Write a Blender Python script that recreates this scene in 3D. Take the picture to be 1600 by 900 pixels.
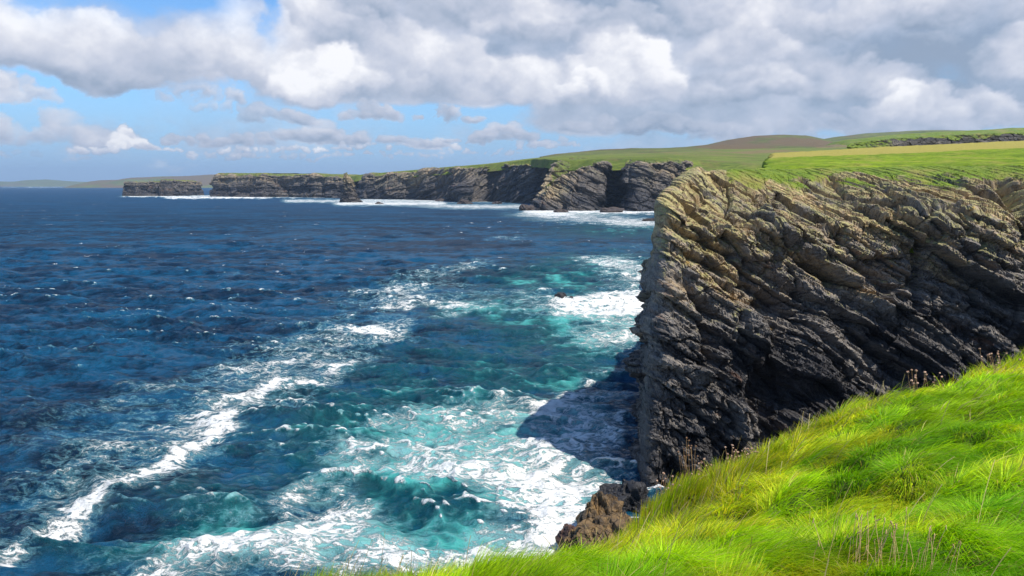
import bpy, math, random
import numpy as np
from math import radians, sin, cos, tan, atan, atan2, sqrt, pi
rng = np.random.default_rng(7)
random.seed(7)
S = bpy.context.scene
C = S.collection
for o in list(bpy.data.objects): bpy.data.objects.remove(o)

# ------------------------------------------------------------------ camera
F = 1186.0; CX = 800.0; HY = 289.0; EYE = 30.0
TH = atan((450 - HY) / F)
cam = bpy.data.cameras.new('camera'); co = bpy.data.objects.new('camera', cam); C.objects.link(co)
cam.sensor_width = 36; cam.lens = 36 * F / 1600
cam.clip_start = 0.1; cam.clip_end = 90000
co.location = (0, 0, EYE); co.rotation_euler = (pi / 2 - TH, 0, 0)
S.camera = co

# ------------------------------------------------------------------ light
SUN = np.array([0.46, -0.36, 0.92]); SUN /= np.linalg.norm(SUN)
SUN_EL = math.asin(SUN[2]); SUN_AZ = atan2(SUN[0], SUN[1])
sl = bpy.data.lights.new('sun', 'SUN'); so = bpy.data.objects.new('sun', sl); C.objects.link(so)
sl.energy = 4.6; sl.angle = radians(0.53); sl.color = (1.0, 0.95, 0.86)
from mathutils import Vector
so.rotation_euler = Vector(SUN).to_track_quat('Z', 'Y').to_euler()
so.location = (60, -30, 120)
S.view_settings.view_transform = 'Standard'; S.view_settings.look = 'None'
S.view_settings.gamma = 1.0; S.view_settings.use_curve_mapping = False
S.view_settings.exposure = 0.3
S.render.engine = 'CYCLES'
S.cycles.volume_bounces = 0
S.cycles.max_bounces = 6; S.cycles.diffuse_bounces = 2; S.cycles.glossy_bounces = 2
S.cycles.transparent_max_bounces = 8; S.cycles.transmission_bounces = 2

# ------------------------------------------------------------------ node helper
class G:
    """tiny expression layer over a node tree"""
    def __init__(s, nt): s.nt = nt; s.n = nt.nodes; s.l = nt.links
    def put(s, sock, v):
        if isinstance(v, V): s.l.new(v.s, sock)
        elif v is not None:
            if hasattr(sock, 'default_value'):
                try: sock.default_value = v
                except Exception:
                    sock.default_value = tuple(v) + (1.0,) if len(v) == 3 else v[:3]
    def m(s, op, a, b=None, c=None, clamp=False):
        n = s.n.new('ShaderNodeMath'); n.operation = op; n.use_clamp = clamp
        for i, v in enumerate((a, b, c)): s.put(n.inputs[i], v)
        return V(s, n.outputs[0])
    def vm(s, op, a, b=None, scale=None):
        n = s.n.new('ShaderNodeVectorMath'); n.operation = op
        s.put(n.inputs[0], a); s.put(n.inputs[1], b)
        if scale is not None: s.put(n.inputs['Scale'], scale)
        return V(s, n.outputs['Value' if op in ('LENGTH', 'DOT_PRODUCT') else 'Vector'])
    def ss(s, x, a, b, lo=0.0, hi=1.0, kind='SMOOTHSTEP'):
        n = s.n.new('ShaderNodeMapRange'); n.interpolation_type = kind
        for i, v in enumerate((x, a, b, lo, hi)): s.put(n.inputs[i], v)
        return V(s, n.outputs[0])
    def mix(s, f, a, b):
        n = s.n.new('ShaderNodeMix'); n.data_type = 'RGBA'
        s.put(n.inputs['Factor'], f); s.put(n.inputs[6], a); s.put(n.inputs[7], b)
        return V(s, n.outputs[2])
    def noise(s, v, scale=1, detail=4, rough=.5, dist=0, out='Fac', typ='FBM'):
        n = s.n.new('ShaderNodeTexNoise')
        n.noise_dimensions = '3D'; n.noise_type = typ
        s.put(n.inputs['Vector'], v)
        for k, x in (('Scale', scale), ('Detail', detail), ('Roughness', rough), ('Distortion', dist)): s.put(n.inputs[k], x)
        return V(s, n.outputs[out])
    def vor(s, v, scale=1, feat='F1', out='Distance', rand=1):
        n = s.n.new('ShaderNodeTexVoronoi'); n.feature = feat
        s.put(n.inputs['Vector'], v); s.put(n.inputs['Scale'], scale); s.put(n.inputs['Randomness'], rand)
        return V(s, n.outputs[out])
    def xyz(s, x, y, z):
        n = s.n.new('ShaderNodeCombineXYZ')
        for i, v in enumerate((x, y, z)): s.put(n.inputs[i], v)
        return V(s, n.outputs[0])
    def sep(s, v):
        n = s.n.new('ShaderNodeSeparateXYZ'); s.put(n.inputs[0], v)
        return [V(s, o) for o in n.outputs]
    def attr(s, name, out='Fac'):
        n = s.n.new('ShaderNodeAttribute'); n.attribute_name = name
        return V(s, n.outputs[out])
    def pos(s): return V(s, s.n.new('ShaderNodeNewGeometry').outputs['Position'])
    def nrm(s): return V(s, s.n.new('ShaderNodeNewGeometry').outputs['True Normal'])
    def bump(s, h, strength=1, dist=1, normal=None):
        n = s.n.new('ShaderNodeBump'); s.put(n.inputs['Height'], h)
        s.put(n.inputs['Strength'], strength); s.put(n.inputs['Distance'], dist)
        if normal: s.put(n.inputs['Normal'], normal)
        return V(s, n.outputs[0])
class V:
    def __init__(s, g, sock): s.g = g; s.s = sock
    def __add__(s, o): return s.g.m('ADD', s, o)
    __radd__ = __add__
    def __sub__(s, o): return s.g.m('SUBTRACT', s, o)
    def __rsub__(s, o): return s.g.m('SUBTRACT', o, s)
    def __mul__(s, o): return s.g.m('MULTIPLY', s, o)
    __rmul__ = __mul__
    def __truediv__(s, o): return s.g.m('DIVIDE', s, o)
def material(name):
    m = bpy.data.materials.new(name); m.use_nodes = True
    nt = m.node_tree; nt.nodes.clear()
    g = G(nt); g.out = nt.nodes.new('ShaderNodeOutputMaterial')
    g.b = nt.nodes.new('ShaderNodeBsdfPrincipled')
    nt.links.new(g.b.outputs[0], g.out.inputs['Surface'])
    return m, g

# ------------------------------------------------------------------ world: sky with broken cloud
w = bpy.data.worlds.new('World'); S.world = w; w.use_nodes = True
w.node_tree.nodes.clear(); g = G(w.node_tree)
wout = g.n.new('ShaderNodeOutputWorld'); bg = g.n.new('ShaderNodeBackground')
g.l.new(bg.outputs[0], wout.inputs['Surface'])
sky = g.n.new('ShaderNodeTexSky'); sky.sky_type = 'NISHITA'; sky.sun_disc = False
sky.sun_elevation = SUN_EL; sky.sun_rotation = SUN_AZ; sky.altitude = 30
sky.air_density = 1.0; sky.dust_density = 0.6; sky.ozone_density = 2.5
tc = g.n.new('ShaderNodeTexCoord'); d = V(g, tc.outputs['Generated'])
dx, dy, dz = g.sep(d)
az = g.m('ARCTAN2', dx, dy); el = g.m('ARCSINE', dz)
# clear sky, a little deeper than the model's, paling towards the sea horizon
skc = g.vm('MULTIPLY', V(g, sky.outputs[0]), (0.62, 0.90, 1.16))
hz = g.ss(el, 0.0, 0.15, 1.0, 0.0)
low = g.mix(hz * .8, skc, (2.1, 3.2, 5.3, 1))
g.put(bg.inputs['Color'], low); bg.inputs['Strength'].default_value = 0.125
w.cycles.sampling_method = 'MANUAL'; w.cycles.sample_map_resolution = 256

# ------------------------------------------------------------------ numpy noise
def h01(ix, iy, iz=0, seed=0):
    a = (np.asarray(ix).astype(np.int64) * 374761393 + np.asarray(iy).astype(np.int64) * 668265263 +
         np.asarray(iz).astype(np.int64) * 2147483647 + seed * 974711) & 0xFFFFFFFF
    a = ((a ^ (a >> 13)) * 1274126177) & 0xFFFFFFFF
    a = ((a ^ (a >> 16)) * 2246822519) & 0xFFFFFFFF
    a = a ^ (a >> 15)
    return (a & 0xFFFFFF).astype(np.float32) / 16777215.0
def vn(x, y, seed=0):
    xi = np.floor(x); yi = np.floor(y); fx = (x - xi); fy = (y - yi)
    fx = fx * fx * (3 - 2 * fx); fy = fy * fy * (3 - 2 * fy)
    a = h01(xi, yi, 0, seed); b = h01(xi + 1, yi, 0, seed); c = h01(xi, yi + 1, 0, seed); e = h01(xi + 1, yi + 1, 0, seed)
    return (a + (b - a) * fx) * (1 - fy) + (c + (e - c) * fx) * fy
def fbm(x, y, oct=4, seed=0, rough=.5):
    r = 0; a = 1; t = 0
    for i in range(oct):
        r = r + a * vn(x * 2 ** i + 17.3 * i, y * 2 ** i - 9.1 * i, seed + i * 13); t += a; a *= rough
    return r / t
def sst(x, a, b):
    t = np.clip((x - a) / (b - a), 0, 1); return t * t * (3 - 2 * t)
def beds(u, v, th, bl, seed, tilt=1.0, groove=.25, gw=.10):
    """bedded and jointed rock: offset, in units of th, of stepped tilted blocks"""
    vv = v / th + .55 * (fbm(v / th * .37, v * 0 + 3.3, 2, seed) - .5) * 2 + .35 * (vn(u / bl * .8, v / th * .3, seed + 1) - .5)
    k = np.floor(vv); fv = vv - k
    bw = bl * (.45 + 1.3 * h01(k, 5, 0, seed))
    uu = u / bw + 7 * h01(k, 9, 0, seed) + .35 * (vn(u / bl * 1.7, v / th * .9, seed + 2) - .5)
    j = np.floor(uu); fu = uu - j
    o = h01(k, j, 0, seed + 3) - .5 + .8 * (h01(k, 1, 0, seed + 4) - .5)
    o = o + tilt * ((.5 - fv) * (h01(k, j, 1, seed + 5) * 1.1 + .3) + (fu - .5) * (h01(k, j, 2, seed + 6) - .5) * 2.0)
    e = np.minimum(np.minimum(fv, 1 - fv) * 1.0, np.minimum(fu, 1 - fu) * bw / th)
    return o - groove * (1 - sst(e, 0, gw))
def facets(x, y, cell, seed):
    """angular lumps: each Voronoi cell a tilted plane"""
    x = x / cell; y = y / cell
    xi = np.floor(x); yi = np.floor(y); best = np.full(x.shape, 9e9); d2 = best.copy(); val = np.zeros_like(best)
    for i in (-1, 0, 1):
        for j in (-1, 0, 1):
            cx = xi + i; cy = yi + j
            px = cx + h01(cx, cy, 0, seed); py = cy + h01(cx, cy, 1, seed)
            dd = (x - px) ** 2 + (y - py) ** 2
            pl = (h01(cx, cy, 2, seed) - .5) + (x - px) * (h01(cx, cy, 3, seed) - .5) * 1.5 + (y - py) * (h01(cx, cy, 4, seed) - .78) * 1.5
            m = dd < best
            d2 = np.where(m, best, np.minimum(d2, dd)); val = np.where(m, pl, val); best = np.where(m, dd, best)
    return val - .35 * (1 - sst(np.sqrt(d2) - np.sqrt(best), 0, .18))

# ------------------------------------------------------------------ mesh helper
def grid_mesh(name, X, Y, Z, mat, attrs=None, smooth=True, closed=False, kind=None, parent=None, flip=False):
    R, K = X.shape
    me = bpy.data.meshes.new(name); nv = R * K
    me.vertices.add(nv)
    co_ = np.stack([X, Y, Z], -1).reshape(-1).astype(np.float32)
    me.vertices.foreach_set('co', co_)
    kk = K if closed else K - 1
    r = np.arange(R - 1)[:, None]; c = np.arange(kk)[None]
    c1 = (c + 1) % K
    q_ = np.stack([r * K + c, r * K + c1, (r + 1) * K + c1, (r + 1) * K + c], -1).reshape(-1, 4)
    if flip: q_ = q_[:, ::-1]
    n = len(q_)
    me.loops.add(n * 4); me.polygons.add(n)
    me.loops.foreach_set('vertex_index', q_.reshape(-1).astype(np.int32))
    me.polygons.foreach_set('loop_start', np.arange(0, n * 4, 4, dtype=np.int32))
    me.polygons.foreach_set('loop_total', np.full(n, 4, dtype=np.int32))
    me.polygons.foreach_set('use_smooth', np.full(n, smooth, dtype=bool))
    me.update(calc_edges=True)
    for k_, a in (attrs or {}).items():
        if a.ndim == 3:
            t = me.attributes.new(k_, 'FLOAT_VECTOR', 'POINT'); t.data.foreach_set('vector', a.reshape(-1).astype(np.float32))
        else:
            t = me.attributes.new(k_, 'FLOAT', 'POINT'); t.data.foreach_set('value', a.reshape(-1).astype(np.float32))
    me.materials.append(mat)
    o = bpy.data.objects.new(name, me); C.objects.link(o); o.parent = parent
    if kind: o['kind'] = kind
    return o
def tag(o, label, cat, group=None):
    o['label'] = label; o['category'] = cat
    if group: o['group'] = group
    return o
def proj(X, Y, Z):
    dpt = Y * cos(TH) - (Z - EYE) * sin(TH); dpt = np.maximum(dpt, .01)
    up = Y * sin(TH) + (Z - EYE) * cos(TH)
    return CX + F * X / dpt, 450 - F * up / dpt
def ray(px, py):
    return np.array([px - CX, F * cos(TH) - (py - 450) * sin(TH), -F * sin(TH) - (py - 450) * cos(TH)])
def sea(px, py):
    r_ = ray(px, py); return r_ * (EYE / -r_[2])
def spline(pts, n):
    """Catmull-Rom through rows of pts, n samples evenly by arc length of the first two columns"""
    P = np.array(pts, float); P = np.vstack([2 * P[0] - P[1], P, 2 * P[-1] - P[-2]])
    out = []
    for i in range(1, len(P) - 2):
        t = np.linspace(0, 1, 60, endpoint=False)[:, None]
        p0, p1, p2, p3 = P[i - 1:i + 3]
        out.append(.5 * (2 * p1 + (p2 - p0) * t + (2 * p0 - 5 * p1 + 4 * p2 - p3) * t * t + (3 * p1 - p0 - 3 * p2 + p3) * t ** 3))
    out.append(P[-2:-1]); A = np.vstack(out)
    s = np.r_[0, np.cumsum(np.hypot(*np.diff(A[:, :2], axis=0).T))]
    if isinstance(n, int): ss_ = np.linspace(0, s[-1], n)
    else: ss_ = n(s, A)
    return np.stack([np.interp(ss_, s, A[:, k]) for k in range(A.shape[1])], 1), ss_
def normals(X, Y, Z):
    a = np.stack([np.gradient(X, axis=1), np.gradient(Y, axis=1), np.gradient(Z, axis=1)], -1)
    b = np.stack([np.gradient(X, axis=0), np.gradient(Y, axis=0), np.gradient(Z, axis=0)], -1)
    n = np.cross(a, b); n /= np.maximum(np.linalg.norm(n, axis=-1, keepdims=True), 1e-9)
    return n

# ------------------------------------------------------------------ clouds: a far band round the horizon
def cloud_fields(A, E):
    """cloud cover and brightness over azimuth A and elevation E, both in units of 1/F radian"""
    def conv(px, py):
        a = atan((px - CX) / F); return a * F, (HY - py) * cos(a)
    lo = 1 - sst(E, 40, 130)
    def nz(s, seed, o=5, r=.52):
        return fbm(A / s + seed, E * 1.35 / s, o, seed, r) * (1 - lo) + fbm(A * 2.1 / s + seed, E * 3.4 / s, o, seed + 7, r) * lo
    w1 = nz(95, 1001, 8, .60) - .5; w2 = nz(95, 1020, 8, .60) - .5
    f1 = nz(60, 1040, 8, .62) - .5; f2 = nz(210, 1060, 4) - .5
    sc = 1 - .62 * lo
    Aw = A + 88 * w1 * sc; Ew = E + 62 * w2 * sc
    # broken overcast to the right and above, thin veil elsewhere
    over = np.maximum(sst(A, -385, -300) * sst(E, 105, 135), sst(A, -60, 100) * sst(E, 55, 95))
    H = -.35 + 1.35 * over + 2.0 * f2 + .9 * f1
    up = sst(E, 330, 520); H -= up * .35
    alpha = sst(H, -.05, .5) * .95
    veil = .55 * sst(nz(150, 1080, 5) + .25 * sst(E, 120, 20), .52, .80) * sst(E, 30, 60)
    alpha = np.maximum(alpha, veil * (1 - up))
    L = .38 + 1.1 * f2 + .75 * f1 + .10 * (1 - over)
    r_ = np.random.default_rng(404)
    heaps = [(700, 60, 330, 70, .9, .50), (470, 70, 60, 60, .8, .60), (560, 90, 120, 60, .8, .54), (385, 70, 50, 75, .9, .74), (1500, 60, 360, 70, .8, .46), (1180, 60, 260, 70, .8, .55), (860, 75, 120, 60, .8, .58), (1160, 100, 60, 85, .7, .72), (1350, 120, 260, 50, .6, .40), (1590, 120, 60, 75, .7, .74),
             (200, 140, 250, 95, 1.0, .66), (60, 132, 170, 100, .9, .66), (350, 128, 95, 105, .8, .70), (640, 160, 180, 90, .8, .52), (760, 150, 100, 85, .8, .60), (515, 155, 80, 68, 1.0, .86), (1240, 160, 170, 55, .7, .58), (930, 165, 130, 80, .9, .70), (980, 150, 75, 85, 1.0, .86), (895, 155, 50, 45, 1.0, .84),
             (980, 210, 130, 30, .9, .38), (1280, 215, 220, 40, .7, .46), (1410, 192, 48, 50, .9, .86), (1500, 190, 50, 44, .8, .74), (1580, 200, 60, 40, .7, .6), (30, 172, 55, 28, .8, .72), (60, 225, 95, 40, .6, .52), (450, 192, 55, 30, .85, .34), (590, 192, 48, 24, .8, .36), (705, 192, 55, 20, .75, .40), (370, 180, 60, 16, .5, .5), (330, 165, 70, 22, .5, .5),
             (205, 236, 26, 24, 1.0, .95), (232, 238, 16, 17, .7, .50), (150, 238, 32, 14, .8, .72), (300, 240, 55, 9, .7, .80), (395, 238, 45, 9, .7, .78), (320, 228, 52, 20, .85, .40), (400, 228, 40, 20, .85, .40), (355, 246, 60, 12, .6, .62), (545, 228, 50, 22, .8, .42), (430, 248, 80, 10, .6, .6), (480, 238, 45, 10, .8, .82), (580, 237, 55, 12, .75, .76), (680, 234, 60, 14, .7, .76),
             (500, 222, 60, 34, .8, .46), (655, 230, 55, 22, .8, .42), (785, 222, 55, 26, .8, .42), (860, 232, 60, 16, .7, .6), (725, 222, 50, 16, .7, .44), (600, 248, 120, 10, .6, .6), (40, 246, 100, 12, .3, .6), (760, 240, 90, 8, .5, .66)]
    for az_ in range(0, 26):       # the sky to the sides and behind carries heaps too
        a_ = (42 + az_ * 11) * pi / 180
        heaps.append(('a', ((a_ + pi) % (2 * pi) - pi) * F, 90 + 120 * r_.random(), 120 + 120 * r_.random(), 60 + 50 * r_.random(), .9, .6 + .2 * r_.random()))
    lx, ly = .45, .80
    for hp in heaps:
        if hp[0] == 'a': _, a, e, hw, hh, kk, br = hp
        else: px, pb, hw, hh, kk, br = hp; a, e = conv(px, pb)
        n = int(9 + 16 * min(hw / 100, 1.6))
        for i in range(n):
            t = i / n
            u = r_.uniform(-1, 1); top = (1 - abs(u) ** 2.2)
            v = r_.random() * top * (1 - .55 * t)
            rad = hh * r_.uniform(.26, .52) * (.75 + .35 * (1 - t)); rad = min(rad, hh * .6)
            ca, ce = a + u * hw * .85, e + v * (hh - rad * .6) + rad * .25
            ca_, ce_ = (Aw - ca) / (rad * 1.35), (Ew - ce) / rad
            d2 = ca_ ** 2 + ce_ ** 2; m = d2 < 1.3
            if not m.any(): continue
            d2 = d2[m]; x = ca_[m]; y = ce_[m]
            fl = sst(Ew[m] - e, -.10 * hh, .10 * hh)      # flat base
            al = (1 - sst(np.sqrt(d2), .64, 1.04)) * fl * kk
            z = np.sqrt(np.clip(1.1 - d2, .02, 1)); lam = (x * lx + y * ly + z * .45) / 1.02
            hgt = np.clip((Ew[m] - e) / hh, 0, 1)
            sh = br - .36 + .30 * lam + .34 * hgt ** .7 + .72 * f1[m]
            alpha[m] = alpha[m] + (1 - alpha[m]) * al
            L[m] = L[m] * (1 - al * .62) + sh * al * .62
    def blot(px, py, sx, sy, k):
        a, e = conv(px, py); return k * np.exp(-((Aw - a) / sx) ** 2 - ((Ew - e) / sy) ** 2)
    for q_ in [(245, -2, 110, 36, 1.6), (427, 14, 13, 44, 1.2), (260, 180, 130, 16, .5)]: alpha *= 1 - np.clip(blot(*q_), 0, 1)
    for q_ in [(1420, 84, 150, 34, -.32), (930, 40, 34, 18, -.30), (1060, 190, 260, 16, -.12), (1000, 60, 60, 20, -.12), (700, 120, 90, 30, -.06), (1300, 160, 200, 14, -.14), (1200, 145, 90, 14, -.10), (1050, 12, 120, 24, -.12), (820, 4, 60, 16, -.12), (230, 134, 220, 10, -.10)]: L += blot(*q_)
    return alpha * sst(E, 12, 46) ** .8, np.clip(L, 0, 1)
def cloud_color(L):
    stops = np.array([0, .22, .45, .68, .92]); cols = np.array([(.25, .31, .41), (.36, .41, .51), (.48, .51, .60), (.63, .64, .70), (.86, .85, .86)])
    return np.stack([np.interp(L, stops, cols[:, i]) for i in range(3)], -1)

def cloud_band():
    Ad = np.arange(-760, 760, 1.45); As = np.linspace(760, 2 * pi * F - 760, 200)[1:]
    A1 = np.r_[Ad, As]; A1w = (A1 + pi * F) % (2 * pi * F) - pi * F
    E1 = np.r_[np.arange(8, 300, 1.45), np.arange(302, 700, 7)]
    a_, e_ = np.meshgrid(A1w, E1); al, L = cloud_fields(a_, e_); col = cloud_color(L)
    R_ = 29500.0; X = R_ * np.sin(a_ / F) * np.cos(e_ / F); Y = R_ * np.cos(a_ / F) * np.cos(e_ / F); Z = EYE + R_ * np.sin(e_ / F)
    m = bpy.data.materials.new('cloud'); m.use_nodes = True; m.node_tree.nodes.clear(); g = G(m.node_tree)
    ou = g.n.new('ShaderNodeOutputMaterial'); em = g.n.new('ShaderNodeEmission'); tr = g.n.new('ShaderNodeBsdfTransparent'); mx = g.n.new('ShaderNodeMixShader')
    g.put(em.inputs['Color'], g.attr('cloud_light', 'Vector')); g.put(mx.inputs[0], g.attr('cloud_cover'))
    g.l.new(tr.outputs[0], mx.inputs[1]); g.l.new(em.outputs[0], mx.inputs[2]); g.l.new(mx.outputs[0], ou.inputs['Surface'])
    m.cycles.emission_sampling = 'NONE'
    grid_mesh('sky', X, Y, Z, m, {'cloud_light': col, 'cloud_cover': al * .97}, closed=True, kind='structure')
cloud_band()

# ------------------------------------------------------------------ materials
def rock_material(name, sc=1.0, dark=(.045, .042, .043), grey=(.21, .185, .16), tanc=(.33, .25, .15), lichen=.6, green=(.10, .17, .012), bmp=1.0):
    m, g = material(name)
    bed = g.attr('bed', 'Vector'); p = g.pos(); wth = g.attr('weather'); gr = g.attr('turf')
    pn = g.vm('SCALE', p, None, 1 / sc); bd = g.vm('SCALE', bed, None, 1 / sc)
    lam = g.noise(g.vm('MULTIPLY', bd, (.30, 2.6, .6)), 1.1, 6, .58, .1)
    lam2 = g.noise(g.vm('MULTIPLY', bd, (.5, 2.0, .6)), 4.5, 5, .6, .2)
    big = g.noise(pn, .28, 5, .6)
    mid = g.noise(pn, 1.6, 7, .68)
    fine = g.noise(pn, 9, 4, .65)
    strat = g.noise(g.vm('MULTIPLY', bd, (.10, .9, .3)), .55, 5, .6, .3)
    t = wth - .06 + (strat - .5) * 1.9 + (big - .5) * .8 + (lam - .5) * 1.1 + (mid - .5) * .7
    col = g.mix(g.ss(t, .02, .52), dark + (1,), grey + (1,))
    col = g.mix(g.ss(t, .52, 1.15), col, tanc + (1,))
    # rusty seams and pale quartz-like veins
    rust = g.ss(g.noise(g.vm('MULTIPLY', bd, (.4, 1.2, .5)), .5, 4, .6, .5), .62, .72)
    col = g.mix(rust * .45, col, (.20, .095, .05, 1))
    nx, ny, nz = g.sep(g.nrm())
    li = g.ss(g.noise(pn, .9, 6, .7, .4) + (wth - .5) * .35, .55, .68) * g.ss(wth, .25, .6) * lichen
    li = li * g.ss(nz, -.1, .45)
    col = g.mix(li * .8, col, (.36, .33, .12, 1))
    og = g.ss(g.noise(pn, .42, 5, .65, .6), .66, .72) * g.ss(wth, .2, .5) * lichen
    col = g.mix(og * .8, col, (.50, .27, .035, 1))
    spk = g.ss(fine, .3, .7, .72, 1.3)
    col = g.vm('SCALE', col, None, spk)
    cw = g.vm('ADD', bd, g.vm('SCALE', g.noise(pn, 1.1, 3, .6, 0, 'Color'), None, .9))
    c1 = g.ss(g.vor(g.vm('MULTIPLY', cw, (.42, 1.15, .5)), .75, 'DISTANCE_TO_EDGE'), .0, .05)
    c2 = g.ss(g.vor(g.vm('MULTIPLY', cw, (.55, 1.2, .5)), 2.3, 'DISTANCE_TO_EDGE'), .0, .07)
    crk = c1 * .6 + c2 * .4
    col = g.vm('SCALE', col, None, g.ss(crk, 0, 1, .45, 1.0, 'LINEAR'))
    gn = g.noise(pn, 1.2, 6, .7)
    gt = g.mix(g.ss(gn, .3, .7), green + (1,), (green[0] * 1.9, green[1] * 1.45, green[2] * 1.4, 1))
    gt = g.mix(g.ss(g.noise(pn, .2, 5, .6), .5, .68) * .7, gt, (.30, .24, .07, 1))
    gm = g.ss(gr + (gn - .5) * .5, .42, .58) * g.ss(nz, .05, .45)
    col = g.mix(gm, col, gt)
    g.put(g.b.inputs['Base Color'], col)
    g.put(g.b.inputs['Roughness'], g.ss(t, 0, .6, .48, .85)); g.b.inputs['Specular IOR Level'].default_value = .35
    hgt = lam * .30 + lam2 * .18 + mid * .35 + fine * .07 + c1 * .30 + c2 * .16
    g.put(g.b.inputs['Normal'], g.bump(hgt, bmp, .55 * sc))
    return m
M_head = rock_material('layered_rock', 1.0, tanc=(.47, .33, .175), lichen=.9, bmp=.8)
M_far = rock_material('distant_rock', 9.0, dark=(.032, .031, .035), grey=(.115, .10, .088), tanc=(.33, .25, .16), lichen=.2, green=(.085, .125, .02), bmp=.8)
def boulder_material(name, a, b):
    m, g = material(name); p = g.pos()
    n1 = g.noise(p, .9, 7, .65, .3); n2 = g.noise(p, 5, 5, .65)
    g.put(g.b.inputs['Base Color'], g.mix(g.ss(n1 * .7 + n2 * .3, .35, .65), a + (1,), b + (1,)))
    g.b.inputs['Roughness'].default_value = .6
    g.put(g.b.inputs['Normal'], g.bump(n1 * .5 + n2 * .3 + g.ss(g.vor(p, 1.3, 'DISTANCE_TO_EDGE'), 0, .05) * .25, 1.0, .4))
    return m
M_brown = boulder_material('ochre_lichen_rock', (.045, .032, .02), (.22, .13, .045))
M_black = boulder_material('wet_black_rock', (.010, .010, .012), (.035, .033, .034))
M_red = boulder_material('reddish_wet_rock', (.03, .016, .013), (.13, .06, .04))
M_shoal = boulder_material('dark_shore_rock', (.02, .017, .016), (.09, .06, .045))

def turf_material(name, a, b, gold, sc=1.0, goldattr=False, bare=None):
    m, g = material(name); p = g.pos(); pn = g.vm('SCALE', p, None, 1 / sc)
    n1 = g.noise(g.vm('MULTIPLY', pn, (1, .6, 1)), .35, 6, .65, .3); n2 = g.noise(g.vm('MULTIPLY', pn, (.5, 1.6, 1)), 2.2, 6, .7)
    n3 = g.noise(g.vm('MULTIPLY', pn, (.4, 1.0, 1)), .30, 7, .75)
    col = g.mix(g.ss(n2 * .45 + n3 * .55, .40, .60), a + (1,), b + (1,))
    gf = g.ss(n1, .50, .66) * .55
    if goldattr: gf = g.m('MAXIMUM', gf, g.ss(g.attr('gold') + (n1 - .5) * .5, .4, .62))
    col = g.mix(gf, col, gold + (1,))
    if bare:
        br = g.ss(g.attr('bare') + (n1 - .5) * .6 + (n2 - .5) * .3, .42, .56)
        col = g.mix(br, col, bare + (1,))
    g.put(g.b.inputs['Base Color'], col); g.b.inputs['Roughness'].default_value = .9
    g.b.inputs['Specular IOR Level'].default_value = .15
    g.put(g.b.inputs['Normal'], g.bump(n2 * .7 + n1 * .5, .8, .5 * sc))
    return m
M_field = turf_material('cliff_top_pasture', (.10, .17, .010), (.25, .34, .018), (.36, .31, .07), 2.6, True, (.045, .035, .025))
M_farfield = turf_material('distant_pasture', (.085, .12, .018), (.19, .23, .035), (.20, .15, .06), 14.0, True, (.09, .06, .04))
M_hill = turf_material('heather_hill', (.075, .10, .02), (.17, .18, .045), (.15, .105, .05), 30.0, True)
M_soil = turf_material('soil_under_grass', (.035, .06, .006), (.07, .12, .008), (.10, .09, .02), .3, False)

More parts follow.
